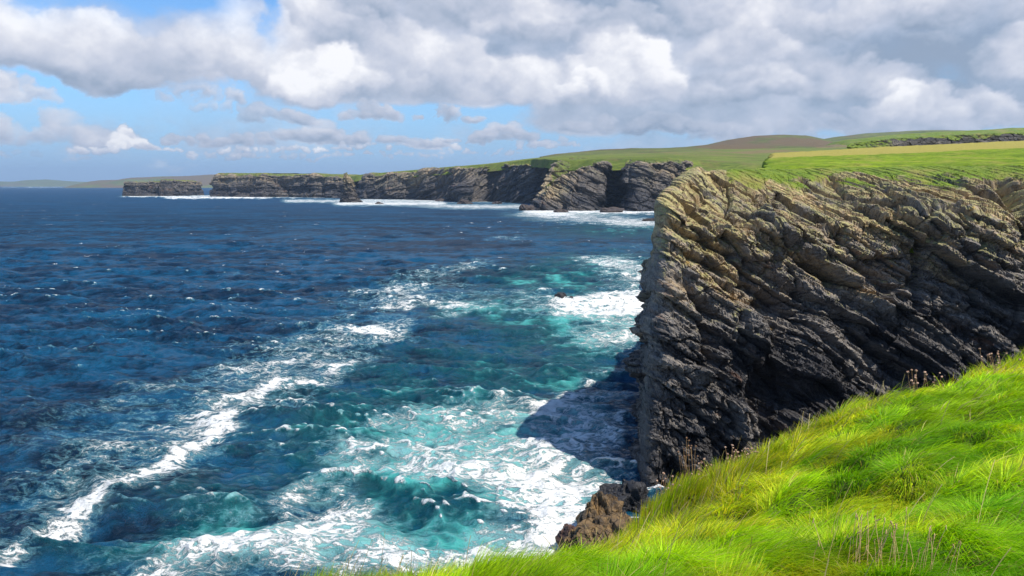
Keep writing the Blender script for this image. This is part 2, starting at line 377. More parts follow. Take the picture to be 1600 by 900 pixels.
# ------------------------------------------------------------------ water
def water():
    py = np.r_[np.linspace(1150, 960, 40), np.linspace(958, 560, 520), np.linspace(559.4, 300, 400), 299 - np.arange(0, 8.2, .4), [290.4, 290.0, 289.7]]
    c_ = F * cos(TH) - (py - 450) * sin(TH); zz = F * sin(TH) + (py - 450) * cos(TH)
    Yr = EYE * c_ / zz
    ratio = np.r_[-4, -2.5, -1.6, -1.1, np.linspace(-.8, .8, 1250), 1.1, 1.6, 2.5, 4]
    Yg = np.repeat(Yr[:, None], len(ratio), 1); Xg = Yg * ratio[None]
    px, pyy = proj(Xg, Yg, np.zeros_like(Xg))
    # --- waves
    dist = np.hypot(Xg, Yg)
    dr = np.abs(np.gradient(Yr))[:, None]
    Z = np.zeros_like(Xg); DX = np.zeros_like(Xg); DY = np.zeros_like(Xg); Jc = np.zeros_like(Xg)
    wx_ = Xg + 3.0 * (fbm(Xg / 18, Yg / 18, 2, 5) - .5) * 2; wy_ = Yg + 4.0 * (fbm(Xg / 22, Yg / 22, 2, 8) - .5) * 2
    r_ = np.random.default_rng(3)
    group = .55 + .9 * fbm(Xg / 45, Yg / 35, 3, 21)
    for i in range(84):
        lam = 1.1 * (24 / 1.1) ** (r_.random() ** 1.35)
        th = radians(-98) + r_.normal() * .48 * (1.15 if lam < 8 else .5)
        k = 2 * pi / lam; amp = .0125 * lam ** .90 * (.6 + .8 * r_.random())
        att = np.clip(lam / (2.6 * dr) - .35, 0, 1)
        ph = k * (wx_ * cos(th) + wy_ * sin(th)) + r_.random() * 6.28
        a_ = amp * att * group; s_, c2 = np.sin(ph), np.cos(ph)
        Z += a_ * c2; DX -= .62 * a_ * s_ * cos(th); DY -= .62 * a_ * s_ * sin(th); Jc += a_ * k * c2
    # swells and breakers at their places: (px, py, half width m, half depth m, height)
    for (bx, by, sx, sy, hh, rot) in [(700, 748, 14, 4.0, .8, -.1), (868, 588, 3.2, 1.6, 1.0, .35), (450, 690, 18, 4, .8, .35), (950, 475, 22, 5, 1.6, 0), (880, 520, 18, 4, 1.1, -.1),
                                      (300, 620, 14, 3, .8, .3), (560, 650, 16, 3, .9, .2), (80, 650, 16, 3, .9, .1), (930, 340, 60, 16, 1.2, 0), (600, 840, 9, 2, .9, .2)]:
        c0 = sea(bx, by); ux = (Xg - c0[0]) * cos(rot) + (Yg - c0[1]) * sin(rot); uy = -(Xg - c0[0]) * sin(rot) + (Yg - c0[1]) * cos(rot)
        e_ = np.exp(-(ux / sx) ** 2); Z += hh * e_ * np.where(uy < 0, np.exp(-(uy / (sy * .7)) ** 2), np.exp(-(uy / (sy * 1.8)) ** 2))
    # --- foam cover, laid on the water in world space
    wpx = px + 80 * (fbm(Xg / 9, Yg / 9, 4, 31) - .5) * np.clip((pyy - 300) / 200, .15, 1.3); wpy = pyy + 44 * (fbm(Xg / 8, Yg / 10, 4, 41) - .5) * np.clip((pyy - 300) / 200, .1, 1.3)
    def E(cx, cy, sx, sy, k, rot=0, p=1.0):
        r1 = radians(rot); ux = (wpx - cx) * cos(r1) - (wpy - cy) * sin(r1); uy = (wpx - cx) * sin(r1) + (wpy - cy) * cos(r1)
        return k * np.exp(-((ux / sx) ** 2 + (uy / sy) ** 2) ** p)
    Fm = np.zeros_like(Z); T = np.zeros_like(Z)
    lst = [ # bright streak cores (rot: + = rising to the right)
        (20, 868, 62, 20, .75, 25), (130, 800, 64, 19, .72, 25), (255, 742, 72, 21, .75, 22), (312, 690, 52, 20, .7, 35), (345, 650, 50, 14, .45, 20),
        (450, 603, 65, 11, .62, 12), (530, 572, 36, 12, .6, 10), (590, 514, 45, 8, .55, 5), (615, 528, 32, 7, .4, 5), (710, 417, 55, 6, .42, 8), (620, 462, 50, 8, .35, 0), (795, 371, 40, 4, .4, 5),
        (625, 470, 30, 4, .25, 0), (110, 560, 30, 4, .2, 10), (170, 387, 35, 1.5, .45, 0), (370, 432, 50, 1.8, .3, 0),
        # lace
        (120, 755, 260, 62, .30, 26), (330, 640, 240, 48, .29, 22), (510, 530, 180, 36, .27, 22), (630, 440, 150, 20, .30, 12), (60, 680, 200, 45, .22, 20), (400, 560, 220, 30, .18, 15), (430, 700, 80, 20, .18, 40),
        (350, 720, 60, 10, .2, 40), (560, 700, 130, 30, .12, 10), (650, 560, 200, 20, .08, 5), (240, 840, 160, 30, .14, 20), (160, 880, 100, 25, .12, 0),
        # big surf
        (740, 700, 150, 60, .48, -5), (650, 660, 120, 30, .2, 10), (600, 800, 300, 60, .20, 0), (985, 690, 16, 90, .35, 0), (610, 740, 110, 30, .3, -10), (840, 780, 90, 60, .36, -50), (700, 865, 260, 42, .54, 0), (420, 850, 180, 55, .42, 20), (300, 885, 130, 30, .38, 15), (880, 830, 60, 50, .38, -50),
        (760, 745, 130, 22, .34, -5), (560, 800, 90, 22, .25, 5), (800, 640, 80, 12, .35, 8), (880, 612, 50, 10, .35, 30), (870, 880, 120, 60, .4, 0),(480,775,60,18,.25,10),(520,890,200,30,.3,0),
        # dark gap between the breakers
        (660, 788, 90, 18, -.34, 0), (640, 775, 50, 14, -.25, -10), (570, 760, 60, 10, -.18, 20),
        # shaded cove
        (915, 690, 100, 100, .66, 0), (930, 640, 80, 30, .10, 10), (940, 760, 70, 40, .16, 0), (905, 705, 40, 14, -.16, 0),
        # middle distance surf
        (945, 478, 90, 17, .62, 3), (880, 485, 60, 14, .28, 0), (1000, 470, 60, 30, .35, 0), (985, 418, 70, 18, .65, -5), (970, 500, 90, 40, .35, 0), (800, 470, 160, 22, .22, 0), (930, 410, 50, 10, .25, 0), (1010, 440, 50, 14, .35, 0), (730, 485, 45, 10, .30, -8), (700, 478, 40, 7, .24, 0),
        (950, 525, 90, 18, .32, 0), (985, 555, 60, 18, .26, 0), (860, 470, 60, 10, .2, 0), (780, 455, 120, 14, .12, 0), (860, 380, 80, 8, .16, 0), (1010, 385, 60, 12, .2, 0),
        (955, 345, 130, 8, .50, -3), (900, 335, 100, 5, .4, 0), (1010, 350, 60, 9, .35, 0), (700, 322, 80, 3.5, .5, 0), (610, 318, 90, 3, .6, 0), (780, 324, 90, 4, .55, 0), (850, 335, 50, 5, .4, 0), (640, 338, 60, 2.5, .2, 0), (880,345,120,5,.2,0)]
    for a_ in lst: Fm += E(*a_)
    Fm = np.clip(Fm * .84, 0, .80) + .22 * (fbm(Xg / 6, Yg / 4, 4, 95) - .5) * sst(Fm, .1, .4)
    # white water along the foot of the far cliffs and round the island
    for (x0, x1, yb, hw, k) in [(188, 345, 306.5, 1.7, .6), (255, 420, 309, 1.6, .7), (330, 520, 308, 1.6, .55), (440, 1040, 314, 3.2, .5), (520, 700, 318, 4.0, .6), (700, 850, 323, 5.0, .5), (815, 1060, 331, 3.5, .7), (0, 130, 292.6, .5, .5), (560,840,312.5,2.5,.5)]:
        Fm = np.maximum(Fm, k * 1.25 * sst(px, x0 - 12, x0 + 12) * (1 - sst(px, x1 - 12, x1 + 12)) * np.exp(-((wpy - yb) / hw) ** 2))
    tl = [(915, 690, 90, 90, .22, 0), (600, 840, 300, 70, .36, 0), (760, 700, 150, 55, .34, 0), (880, 810, 60, 60, .3, 0), (520, 680, 330, 90, .26, 10), (760, 700, 160, 60, .5, 0), (420, 845, 150, 34, .46, 15), (700, 760, 160, 28, .6, -5), (720, 850, 260, 50, .4, 0), (620, 790, 70, 20, .1, 0), (870, 592, 26, 12, .45, 20), (350, 830, 80, 40, .2, 0),
          (900, 450, 190, 50, .34, 0), (740, 485, 60, 14, .5, 0), (920, 495, 110, 14, .45, 0), (960, 530, 120, 40, .4, 0), (980, 360, 140, 14, .42, 0), (960, 410, 90, 16, .38, 0), (850, 440, 60, 12, .3, 0), (300, 870, 120, 40, .25, 0), (800, 550, 250, 60, .16, 0), (640, 610, 300, 60, .12, 0), (150, 880, 150, 30, .22, 0), (900, 335, 130, 5, .3, 0)]
    for a_ in tl: T += E(*a_)
    crest = Jc * (.6 + .8 * vn(Xg / 4, Yg / 3, 77))
    wc = sst(crest, .62, 1.15) * (.35 + .65 * sst(fbm(Xg / 60, Yg / 40, 3, 91), .42, .62))
    Fm = np.clip(Fm + wc * .62, 0, .95)
    far_cap = sst(dist, 250, 600)
    T = np.clip(T * .86 + .01 + .12 * Jc + .9 * (fbm(Xg / 5, Yg / 4, 4, 93) - .5) * sst(T, .1, .5), 0, 1)
    m, g = material('sea_water')
    p = g.pos(); fo = g.attr('foam'); te = g.attr('aqua'); ht = g.attr('height')
    px_, py_, pz_ = g.sep(p)
    ps = g.xyz(px_ * .5, py_, 0.0)
    wrp = g.vm('SCALE', g.vm('SUBTRACT', g.noise(ps, .5, 4, .6, 0, 'Color'), (.5, .5, .5)), None, 1.3)
    pw = g.vm('ADD', ps, wrp)
    def ridge(n, k): return g.m('SUBTRACT', 1.0, g.m('MULTIPLY', g.m('ABSOLUTE', n - .5), k), clamp=True)
    l1 = ridge(g.noise(pw, .55, 6, .62), 9.0)
    l2 = ridge(g.noise(pw, 1.5, 5, .65), 7.0)
    l3 = ridge(g.noise(pw, 4.0, 4, .6), 6.0)
    n1 = g.noise(pw, .5, 9, .62)
    nb = g.noise(ps, .16, 5, .6)
    qv = n1 * .50 + l1 * .20 + l2 * .19 + l3 * .11 + (nb - .5) * .45
    qv = g.ss(qv, .22, .84, 0, 1, 'LINEAR')
    thr = 1.0 - fo
    foam = g.ss(qv, thr + .01, thr + .27)
    thin = g.ss(qv, thr - .30, thr + .10) * g.ss(fo, .05, .3)
    # far white horses: short bright dashes
    dst = g.vm('LENGTH', p)
    caps = g.noise(g.vm('MULTIPLY', p, (.07, .05, 0)), 1.0, 9, .8, .2)
    caps = g.ss(caps, .62, .67) * g.ss(dst, 150, 420)
    nv = g.noise(g.vm('MULTIPLY', p, (.5, 1.0, 0)), .22, 8, .68)
    nw = g.noise(g.vm('MULTIPLY', p, (.010, .022, 0)), 1.0, 10, .82, .2)
    navy = g.mix(g.ss(nv * .38 + nw * .62, .45, .56), (.0012, .013, .032, 1), (.004, .066, .140, 1))
    navy = g.mix(g.ss(dst, 200, 1500) * .45, navy, (.004, .055, .135, 1))
    col = g.mix(g.ss(te + (n1 - .5) * .35, .05, .40), navy, (.002, .060, .080, 1))
    col = g.mix(g.ss(te + (n1 - .5) * .6, .36, .88), col, (.07, .42, .38, 1))
    milk = g.ss(fo + (n1 - .5) * 1.1 + (nb - .5) * .6, .24, .80)
    col = g.mix(milk * .85 * g.ss(te, .12, .55), col, (.36, .63, .60, 1))
    col = g.mix(thin * .45, col, (.18, .42, .47, 1))
    ft = g.m('MAXIMUM', foam, caps * .8)
    col = g.mix(ft * .96, col, (.86, .85, .81, 1))
    w1 = g.noise(g.vm('MULTIPLY', p, (.55, 1.0, 0)), .9, 8, .66, .4)
    w2 = g.noise(g.vm('MULTIPLY', p, (.6, 1.0, 0)), .12, 8, .7, .3)
    w3 = g.noise(g.vm('MULTIPLY', p, (.5, 1.0, 0)), 3.2, 5, .6, .3)
    b1 = g.bump(w1 + w3 * .22 + foam * .25 + qv * fo * .3, .95, .75)
    b2 = g.bump(w2, g.ss(dst, 120, 700, .15, .8), 5.0, b1)
    # body colour and foam are diffuse; the mirror part is held down far off, where the sight line meets only tilted wave faces
    g.n.remove(g.b)
    df = g.n.new('ShaderNodeBsdfDiffuse'); g.put(df.inputs['Color'], col); g.put(df.inputs['Normal'], b2)
    gl = g.n.new('ShaderNodeBsdfGlossy'); g.put(gl.inputs['Roughness'], g.ss(dst, 60, 900, .12, .32)); g.put(gl.inputs['Normal'], b2)
    fr = g.n.new('ShaderNodeFresnel'); fr.inputs['IOR'].default_value = 1.33; g.put(fr.inputs['Normal'], b2)
    fac = g.m('MINIMUM', V(g, fr.outputs[0]), g.ss(dst, 80, 700, .42, .13)) * g.ss(ft, 0, .7, 1.0, .05)
    mx = g.n.new('ShaderNodeMixShader'); g.put(mx.inputs[0], fac); g.l.new(df.outputs[0], mx.inputs[1]); g.l.new(gl.outputs[0], mx.inputs[2])
    g.l.new(mx.outputs[0], g.out.inputs['Surface'])
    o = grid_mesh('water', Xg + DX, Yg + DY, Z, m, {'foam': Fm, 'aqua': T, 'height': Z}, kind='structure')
    return o
water()

# ------------------------------------------------------------------ headland
def headland():
    ctl = [ # outer X, Y, inner X, Y, height of the steep face, top height
        (125, 20, 142, 34, 25, 33), (112, 50, 128, 66, 25, 33), (92, 68, 104, 86, 26, 33), (76, 75, 80, 95, 27, 32.6), (62, 78, 63, 95, 27, 32.4), (50, 79, 51, 95, 26.5, 32.3), (40, 78.5, 42, 95, 26.5, 32.1),
        (32, 77, 35, 94, 26, 32.0), (26, 75.5, 30, 92, 25.5, 31.9), (20, 74, 25, 90, 26, 31.9), (16.6, 73, 22.0, 87, 27, 31.7), (14.4, 73.2, 20.9, 86, 27.5, 31.6), (13.5, 75, 20.3, 87, 27.8, 31.6), (13.7, 79, 20.8, 90, 28, 31.6),
        (15, 87, 25, 94, 27, 31.6), (21, 99, 31, 101, 27, 32), (30, 118, 42, 114, 27, 33), (42, 150, 56, 145, 27, 34)]
    def samp(s, A):
        # dense where the photograph looks at it
        x = A[:, 0]; y = A[:, 1]
        den = np.where((x < 64) & (y < 90), 14.5, 2.5)
        cum = np.r_[0, np.cumsum(np.diff(s) * den[1:])]
        return np.interp(np.arange(0, cum[-1]), cum, s)
    P, s = spline(ctl, samp)
    K = len(s)
    # profile rows: (f along inwards, height fraction)
    r1 = np.linspace(-1.5, 1, 440); r2 = np.linspace(0, 1, 150)[1:]; r3 = np.linspace(0, 1, 10)[1:]
    zv = P[:, 4]; zt = P[:, 5]
    # wobble of the rim
    zv = zv + 2.2 * (fbm(s / 9, s * 0, 3, 51) - .5)
    X = []; Y = []; Z = []; rk = []
    for t in r1:
        zz = t * zv if t > 0 else t * np.ones(K) * 1.5
        f = .20 * np.clip(t, -.3, 1) ** 1 if t > 0 else .02 * t
        X.append(P[:, 0] * (1 - f) + P[:, 2] * f); Y.append(P[:, 1] * (1 - f) + P[:, 3] * f); Z.append(zz); rk.append(np.ones(K))
    for t in r2:
        f = .20 + .80 * t; zz = zv + (zt - zv) * (1 - (1 - t) ** 1.45)
        X.append(P[:, 0] * (1 - f) + P[:, 2] * f); Y.append(P[:, 1] * (1 - f) + P[:, 3] * f); Z.append(zz); rk.append(np.ones(K) * (1 - .7 * t ** 2))
    for t in r3:
        f = 1 + .5 * t
        X.append(P[:, 0] * (1 - f) + P[:, 2] * f); Y.append(P[:, 1] * (1 - f) + P[:, 3] * f); Z.append(zt - .5 * t); rk.append(np.zeros(K) + .12 * (1 - t))
    X = np.array(X); Y = np.array(Y); Z = np.array(Z); rk = np.array(rk)
    n = normals(X, Y, Z)
    if n[200, K // 2, 1] > 0: n = -n; fl = True
    else: fl = False
    # bedding coordinates
    dip = radians(31)
    Xs = X + .25 * (Y - 76)
    bend = 3.0 * (fbm(Xs / 28, Z / 24, 2, 61) - .5) * 2 + .40 * (fbm(Xs / 5, Z / 5, 2, 62) - .5) * 2
    # shallower at the lower left, steeper in the fold at the upper middle
    bend = bend - 2.0 * np.exp(-((Xs - 15) / 8) ** 2 - ((Z - 6) / 8) ** 2)
    v = Z * cos(dip) + Xs * sin(dip) + bend
    u = Xs * cos(dip) - Z * sin(dip)
    px, py = proj(X, Y, Z)
    chunk = np.clip(1.25 * np.exp(-(((px - 1090) / 130) ** 2 + ((py - 680) / 110) ** 2) ** 1.5) + .5 * (fbm(X / 7, Z / 7, 2, 71) - .45), 0, 1)
    a1 = beds(u, v, 4.4, 10.5, 101, .55, .35, .05); a2 = beds(u, v, 1.5, 3.8, 111, .7, .35, .09)
    a3 = beds(u, v, .60, 1.4, 121, .7, .35, .14); a4 = beds(u, v, .24, .8, 131, .8, .2)
    f0 = facets(u * .62 + 3, v * 1.35, 5.0, 139); f1 = facets(X * .8 + .5 * Z, Z * 1.0, 2.4, 141); f2 = facets(X + .4 * Z, Z, 1.0, 151); f3 = facets(u, v * 1.6, .5, 161)
    rough = fbm(X / .9, Z / .9 + Y / 2, 4, 171, .6) - .5
    lam = a1 * 1.9 + f0 * 1.4 + a2 * .66 + f1 * .45 + a3 * .20 + a4 * .06
    chk = a1 * 1.0 + f1 * 1.6 + f2 * .7 + f3 * .2
    slab = sst(Z, 25, 28)
    D = (lam * (1 - chunk) + chk * chunk) * (1 - slab * .25) + (f2 * .22 + f3 * .10) * (1 - slab * .8) + rough * .14 + 1.5 * (fbm(Xs / 9, Z / 12, 2, 181) - .5)
    # features read off the photograph: grooves, hollows and bulges on the face
    def cap(x0, y0, x1, y1, r, k, p=2):
        dx_, dy_ = x1 - x0, y1 - y0; t = np.clip(((px - x0) * dx_ + (py - y0) * dy_) / (dx_ ** 2 + dy_ ** 2 + 1e-6), 0, 1)
        dd = np.hypot(px - x0 - t * dx_, py - y0 - t * dy_) / r
        return k * np.exp(-dd ** p)
    wob = 10 * (fbm(X / 3, Z / 3, 3, 191) - .5); px = px + wob; py = py + wob * .8
    for a_ in [(1215, 690, 1200, 610, 26, -4.5), (1230, 600, 1215, 480, 24, -2.6), (1250, 620, 1400, 600, 26, -1.6), (1045, 352, 1150, 400, 6, -1.4), (1150, 400, 1330, 500, 8, -1.5), (1255, 380, 1310, 440, 13, -2.6),
               (1190, 335, 1260, 380, 10, 1.1), (1260, 380, 1390, 480, 10, 1.5), (1180, 505, 1185, 530, 34, 1.6), (1040, 560, 1200, 610, 12, 1.1), (1060, 440, 1120, 500, 8, -1.0), (1100, 480, 1110, 560, 12, -1.6),
               (1440, 480, 1450, 380, 9, -2.2), (1350, 420, 1420, 470, 8, -1.6), (1560, 290, 1600, 330, 14, -2.6), (1540, 270, 1570, 300, 10, -1.6), (1400, 340, 1540, 420, 6, -1.2), (1330, 470, 1480, 570, 9, -1.3),
               (1030, 700, 1060, 740, 18, -1.2), (1150, 720, 1200, 700, 16, -2.5), (1300, 400, 1400, 440, 6, -1.0), (1500, 420, 1590, 480, 8, -1.5), (1480, 500, 1560, 560, 14, -1.4), (1005, 560, 1010, 700, 14, .9), (1080, 400, 1240, 480, 5, -1.2),
               (1210, 460, 1330, 560, 6, -1.2), (1340, 520, 1420, 590, 7, -1.2), (1140, 450, 1200, 480, 7, -1.0), (1060, 300, 1180, 330, 5, -.5)]:
        D = D + cap(*a_)
    D = D * rk * (1 - .88 * np.exp(-((s[None] - s[np.argmin(P[:, 0])]) / 4.6) ** 2))
    # turf on top and hanging patches
    turf = sst(Z + 1.2 * (fbm(X / 3, Y / 3, 3, 201) - .5), 30.6, 31.5) + cap(1120, 268, 1190, 285, 16, .9) * .9
    turf = np.maximum(turf, sst(Z, 27, 30.5) * sst(fbm(u / 6, v / 1.4, 4, 205), .44, .60) * .62)
    turf = np.where(X < 29, np.minimum(turf, .30) + cap(1150, 268, 1185, 282, 12, .9), turf)
    D = D * (1 - .85 * sst(turf, .3, .8))
    D = np.clip(D, -5, 3.2)
    wear = sst(Z + 5 * (fbm(Xs / 11, Z / 9, 3, 211) - .5) + (40 - np.clip(X, 12, 60)) * .04, 9, 30) * 1.0
    wear = wear * .76 + .17 - .22 * np.exp(-((X - 13) / 4.5) ** 2) * sst(Z, 27, 22) + .10 * np.exp(-((X - 16) / 6) ** 2)
    wear = np.where(Z < 3, wear - .15 * (1 - Z / 3), wear)
    up = n.copy(); up[..., 2] += .25 * a2 * (1 - chunk)
    X2 = X + n[..., 0] * D; Y2 = Y + n[..., 1] * D; Z2 = Z + n[..., 2] * D
    # ledges lean out a little: undercut below protruding beds
    Z2 = Z2 + .18 * a3 * rk
    bedv = np.stack([u, v, Y * .6], -1)
    grid_mesh('headland_cliff', X2, Y2, Z2, M_head, {'bed': bedv, 'weather': wear, 'turf': turf}, smooth=False, kind='structure', flip=not fl)
headland()

def plateau():
    rows = np.exp(np.linspace(np.log(84), np.log(420), 420))
    ratio_l = np.interp(rows, [84, 90, 97, 110, 130, 170, 250, 330, 420], [.30, .315, .315, .315, .318, .318, .325, .335, .35])
    cols = np.linspace(0, 1, 620) ** 1.25
    ratio_l = ratio_l + .016 * (fbm(np.log(rows) * 30, rows * 0, 4, 311) - .5)
    R_ = ratio_l[:, None] + (1.5 - ratio_l[:, None]) * cols[None]
    Y = np.repeat(rows[:, None], len(cols), 1); X = Y * R_
    side = np.clip((R_ - .32) / .35, 0, 1)
    t = (Y - 92) / (300 - 92)
    Z = 31.9 + t * (10.2 + 5.0 * side) - 6 * np.clip(t - 1, 0, 2) - .9 * np.clip((94 - Y), 0, 20) + .9 * (fbm(X / 16, Y / 16, 4, 301) - .5) + .45 * (fbm(X / 1.8, Y / 2.6, 4, 302) - .5)
    # steep left flank
    lf = 1 - sst(R_ - ratio_l[:, None], 0, .014)
    Z -= lf * 14
    # front edge dips into the slope; broken turf scarps near the rim
    rim = fbm(X / 5, Y / 3, 4, 303)
    sc = sst(rim, .50, .56) * np.exp(-((Y - 98) / 7) ** 2)
    Z -= sc * .55
    gold = sst(Y + 50 * (fbm(X / 30, Y / 30, 3, 304) - .5), 150, 215)
    bare = lf * .8 + np.exp(-((rim - .53) / .018) ** 2) * np.exp(-((Y - 98) / 7) ** 2) * .75
    grid_mesh('headland_grass_field', X, Y, Z, M_field, {'gold': gold, 'bare': bare}, kind='structure')
plateau()

# ------------------------------------------------------------------ lofted rock bodies far off
def loft(name, ctl, n, mat, scale, seed, dipf, closed=False, face=.12, slope=.5, amp=1.0, rows=110, inner=True, grass=True, kind=None, feats=(), weather=.0, turf_h=.9, pale=()):
    P, s = spline(ctl + ([ctl[0]] if closed else []), n)
    if closed: P = P[:-1]; s = s[:-1]
    K = len(s)
    zt = P[:, 4] + .07 * P[:, 4] * (fbm(s / (scale * 9), s * 0, 4, seed) - .5) * 2 * (1 if not closed else .6)
    X = []; Y = []; Z = []; rk = []; tf = []
    for t in np.linspace(-.03, 1, rows):
        f = face * max(t, 0)
        X.append(P[:, 0] * (1 - f) + P[:, 2] * f); Y.append(P[:, 1] * (1 - f) + P[:, 3] * f); Z.append(t * zt * .93); rk.append(np.ones(K)); tf.append(np.full(K, 0.0) + t)
    for t in np.linspace(0, 1, 26)[1:]:
        f = face + (slope - face) * t
        X.append(P[:, 0] * (1 - f) + P[:, 2] * f); Y.append(P[:, 1] * (1 - f) + P[:, 3] * f); Z.append(zt * (.93 + .07 * (1 - (1 - t) ** 2))); rk.append(np.full(K, 1 - .75 * t)); tf.append(np.full(K, 1 + t))
    if inner:
        for t in np.linspace(0, 1, 20)[1:]:
            f = slope + (1 - slope) * t
            X.append(P[:, 0] * (1 - f) + P[:, 2] * f); Y.append(P[:, 1] * (1 - f) + P[:, 3] * f); Z.append(zt + .01 * zt * t); rk.append(np.full(K, .1)); tf.append(np.full(K, 2.2))
    X = np.array(X); Y = np.array(Y); Z = np.array(Z); rk = np.array(rk); tf = np.array(tf)
    nn = normals(X, Y, Z)
    cY = nn[rows // 2, :, 1]
    fl = False
    ref = np.stack([P[:, 0] - P[:, 2], P[:, 1] - P[:, 3]], 1)
    if (nn[rows // 2, :, :2] * ref).sum(1).mean() < 0: nn = -nn; fl = True
    Xs = X if not closed else X + .4 * Y
    v = Z + dipf(Xs) + scale * 1.2 * (fbm(Xs / (14 * scale), Z / (10 * scale), 3, seed + 1) - .5); u = Xs + s[None] * .35
    a1 = beds(u, v, 3.4 * scale, 7 * scale, seed + 10, .35, .15); a2 = beds(u, v, 1.2 * scale, 3.0 * scale, seed + 20, .35, .22); a3 = beds(u, v, .5 * scale, 1.3 * scale, seed + 30, .5, .2)
    ff = facets(s[None] + 0 * Z, Z * 1.1, 3.0 * scale, seed + 40)
    D = scale * amp * (a1 * 1.1 + a2 * .6 + a3 * .25 + ff * .6 + 3.2 * (fbm(s[None] / (9 * scale) + 0 * Z, Z / (30 * scale), 3, seed + 50) - .5))
    px, py = proj(X, Y, Z)
    for (x0, y0, sx, sy, k) in feats: D = D + k * np.exp(-((px - x0) / sx) ** 2 - ((py - y0) / sy) ** 2)
    D = D * rk
    X2 = X + nn[..., 0] * D; Y2 = Y + nn[..., 1] * D; Z2 = Z + nn[..., 2] * D * .6
    turf = sst(tf + .5 * (fbm(s[None] / (4 * scale) + 0 * Z, Z / (2 * scale), 3, seed + 60) - .5), turf_h, turf_h + .35) * (1 if grass else 0)
    wear = sst(tf + .5 * (fbm(Xs / (10 * scale), Z / (6 * scale), 3, seed + 70) - .5), .1, 1.25) * .62 + .12 + weather
    for (x0, y0, sx, sy, k) in pale: wear = wear + k * np.exp(-((px - x0) / sx) ** 2 - ((py - y0) / sy) ** 2)
    bed = np.stack([u, v, Y * .2], -1)
    return grid_mesh(name, X2, Y2, Z2, mat, {'bed': bed, 'weather': wear, 'turf': turf}, smooth=False, closed=closed, kind=kind, flip=not fl)
def ztop(py, Y): return EYE + (HY - py) / F * Y
def shore(px, pyb, pyt, back=(0, 1), depth=200, dd=0):
    """a coast point seen at px with its foot at pyb and its rim at pyt"""
    p = sea(px, pyb)
    return (p[0], p[1], p[0] + back[0] * depth, p[1] + back[1] * depth, ztop(pyt, p[1] * 1.01))
b0 = (.35, .95)
coast = [(-640, 2350, -560, 2300, 62)]
p = sea(331, 307); coast += [(p[0] + 12, p[1] + 150, p[0] + 150, p[1] + 190, 61)]
coast += [shore(331, 307, 271.5, (.7, .7), 120), shore(352, 307.3, 271, b0, 160), shore(400, 308, 271, b0, 200), shore(455, 308.2, 271.5, b0, 200), shore(500, 309, 274, b0, 200), shore(532, 309.5, 276, b0, 200),
          shore(556, 310, 274, b0, 220), shore(575, 311, 271, b0, 220), shore(640, 312, 266.5, b0, 240), shore(700, 314, 261, b0, 260), shore(722, 316, 259.5, b0, 260), shore(760, 315, 257, b0, 260), shore(800, 317, 252, (.2, .98), 260),
          shore(838, 318.5, 248.5, (.2, .98), 260)]
cliffA = loft('far_cliff', coast, 1700, M_far, 9.0, 400, lambda x: np.interp(x, [-900, -500, -300, -150, 0, 200], [0, 10, 0, -60, -190, -330]), kind='structure', amp=.85, face=.10, slope=.35,
     feats=[(385, 300, 9, 8, -14), (440, 290, 12, 10, -12), (500, 290, 6, 14, -10), (645, 290, 10, 12, -12), (720, 300, 14, 12, 16), (835, 272, 12, 30, -12), (690, 290, 7, 14, -8)], weather=.10, pale=[(650, 278, 30, 10, .3), (600, 290, 30, 12, .2), (745, 285, 15, 20, .15), (350, 280, 30, 8, .2), (480, 280, 30, 8, .2), (548, 292, 16, 20, -.45)])
coastB = [(95, 1400, 200, 1450, 72)] + [shore(846, 318.5, 249, (.3, .95), 220), shore(838, 322, 250, (.5, .9), 200), shore(822, 328, 292, (.9, .75), 200)]
# promontory with the pale slab: low at its point, rising to the plateau
coastB = [(110, 1350, 260, 1400, 74), (70, 1150, 190, 1250, 69), (38, 1010, 170, 1120, 62), shore(822, 327, 293, (.9, .9), 150), shore(832, 329, 283, (.85, .95), 150), shore(860, 329, 268, (.6, .95), 170), shore(890, 329.5, 257, (.4, .98), 190),
          shore(925, 329, 251, (.2, .98), 200), shore(942, 327.5, 250, (.2, .98), 200), shore(955, 325, 249.5, (.2, .98), 200), shore(972, 325.5, 249, (.2, .98), 200), shore(985, 329, 248.5, (.2, .98), 200), shore(1010, 330, 247.5, (.2, .98), 200), shore(1040, 329, 247, (.2, .98), 200),
          shore(1065, 327, 248, (.2, .98), 200), shore(1090, 324, 255, (.2, .98), 150), shore(1130, 326, 262, (.2, .98), 150), shore(1200, 330, 263, (.1, .98), 150), shore(1300, 335, 262, (.1, .98), 150)]
loft('far_cliff', coastB, 1500, M_far, 7.0, 500, lambda x: np.interp(x, [0, 60, 150, 200, 300, 420], [0, 34, 88, 100, 140, 90]), kind='structure', amp=.9, face=.16, slope=.5,
     feats=[(948, 307, 7, 11, -15), (962, 300, 7, 18, -7), (1060, 300, 10, 24, -6), (905, 290, 5, 12, -6)], weather=.10, pale=[(862, 298, 26, 18, .7), (910, 305, 30, 12, .2), (1010, 285, 20, 25, .12)])

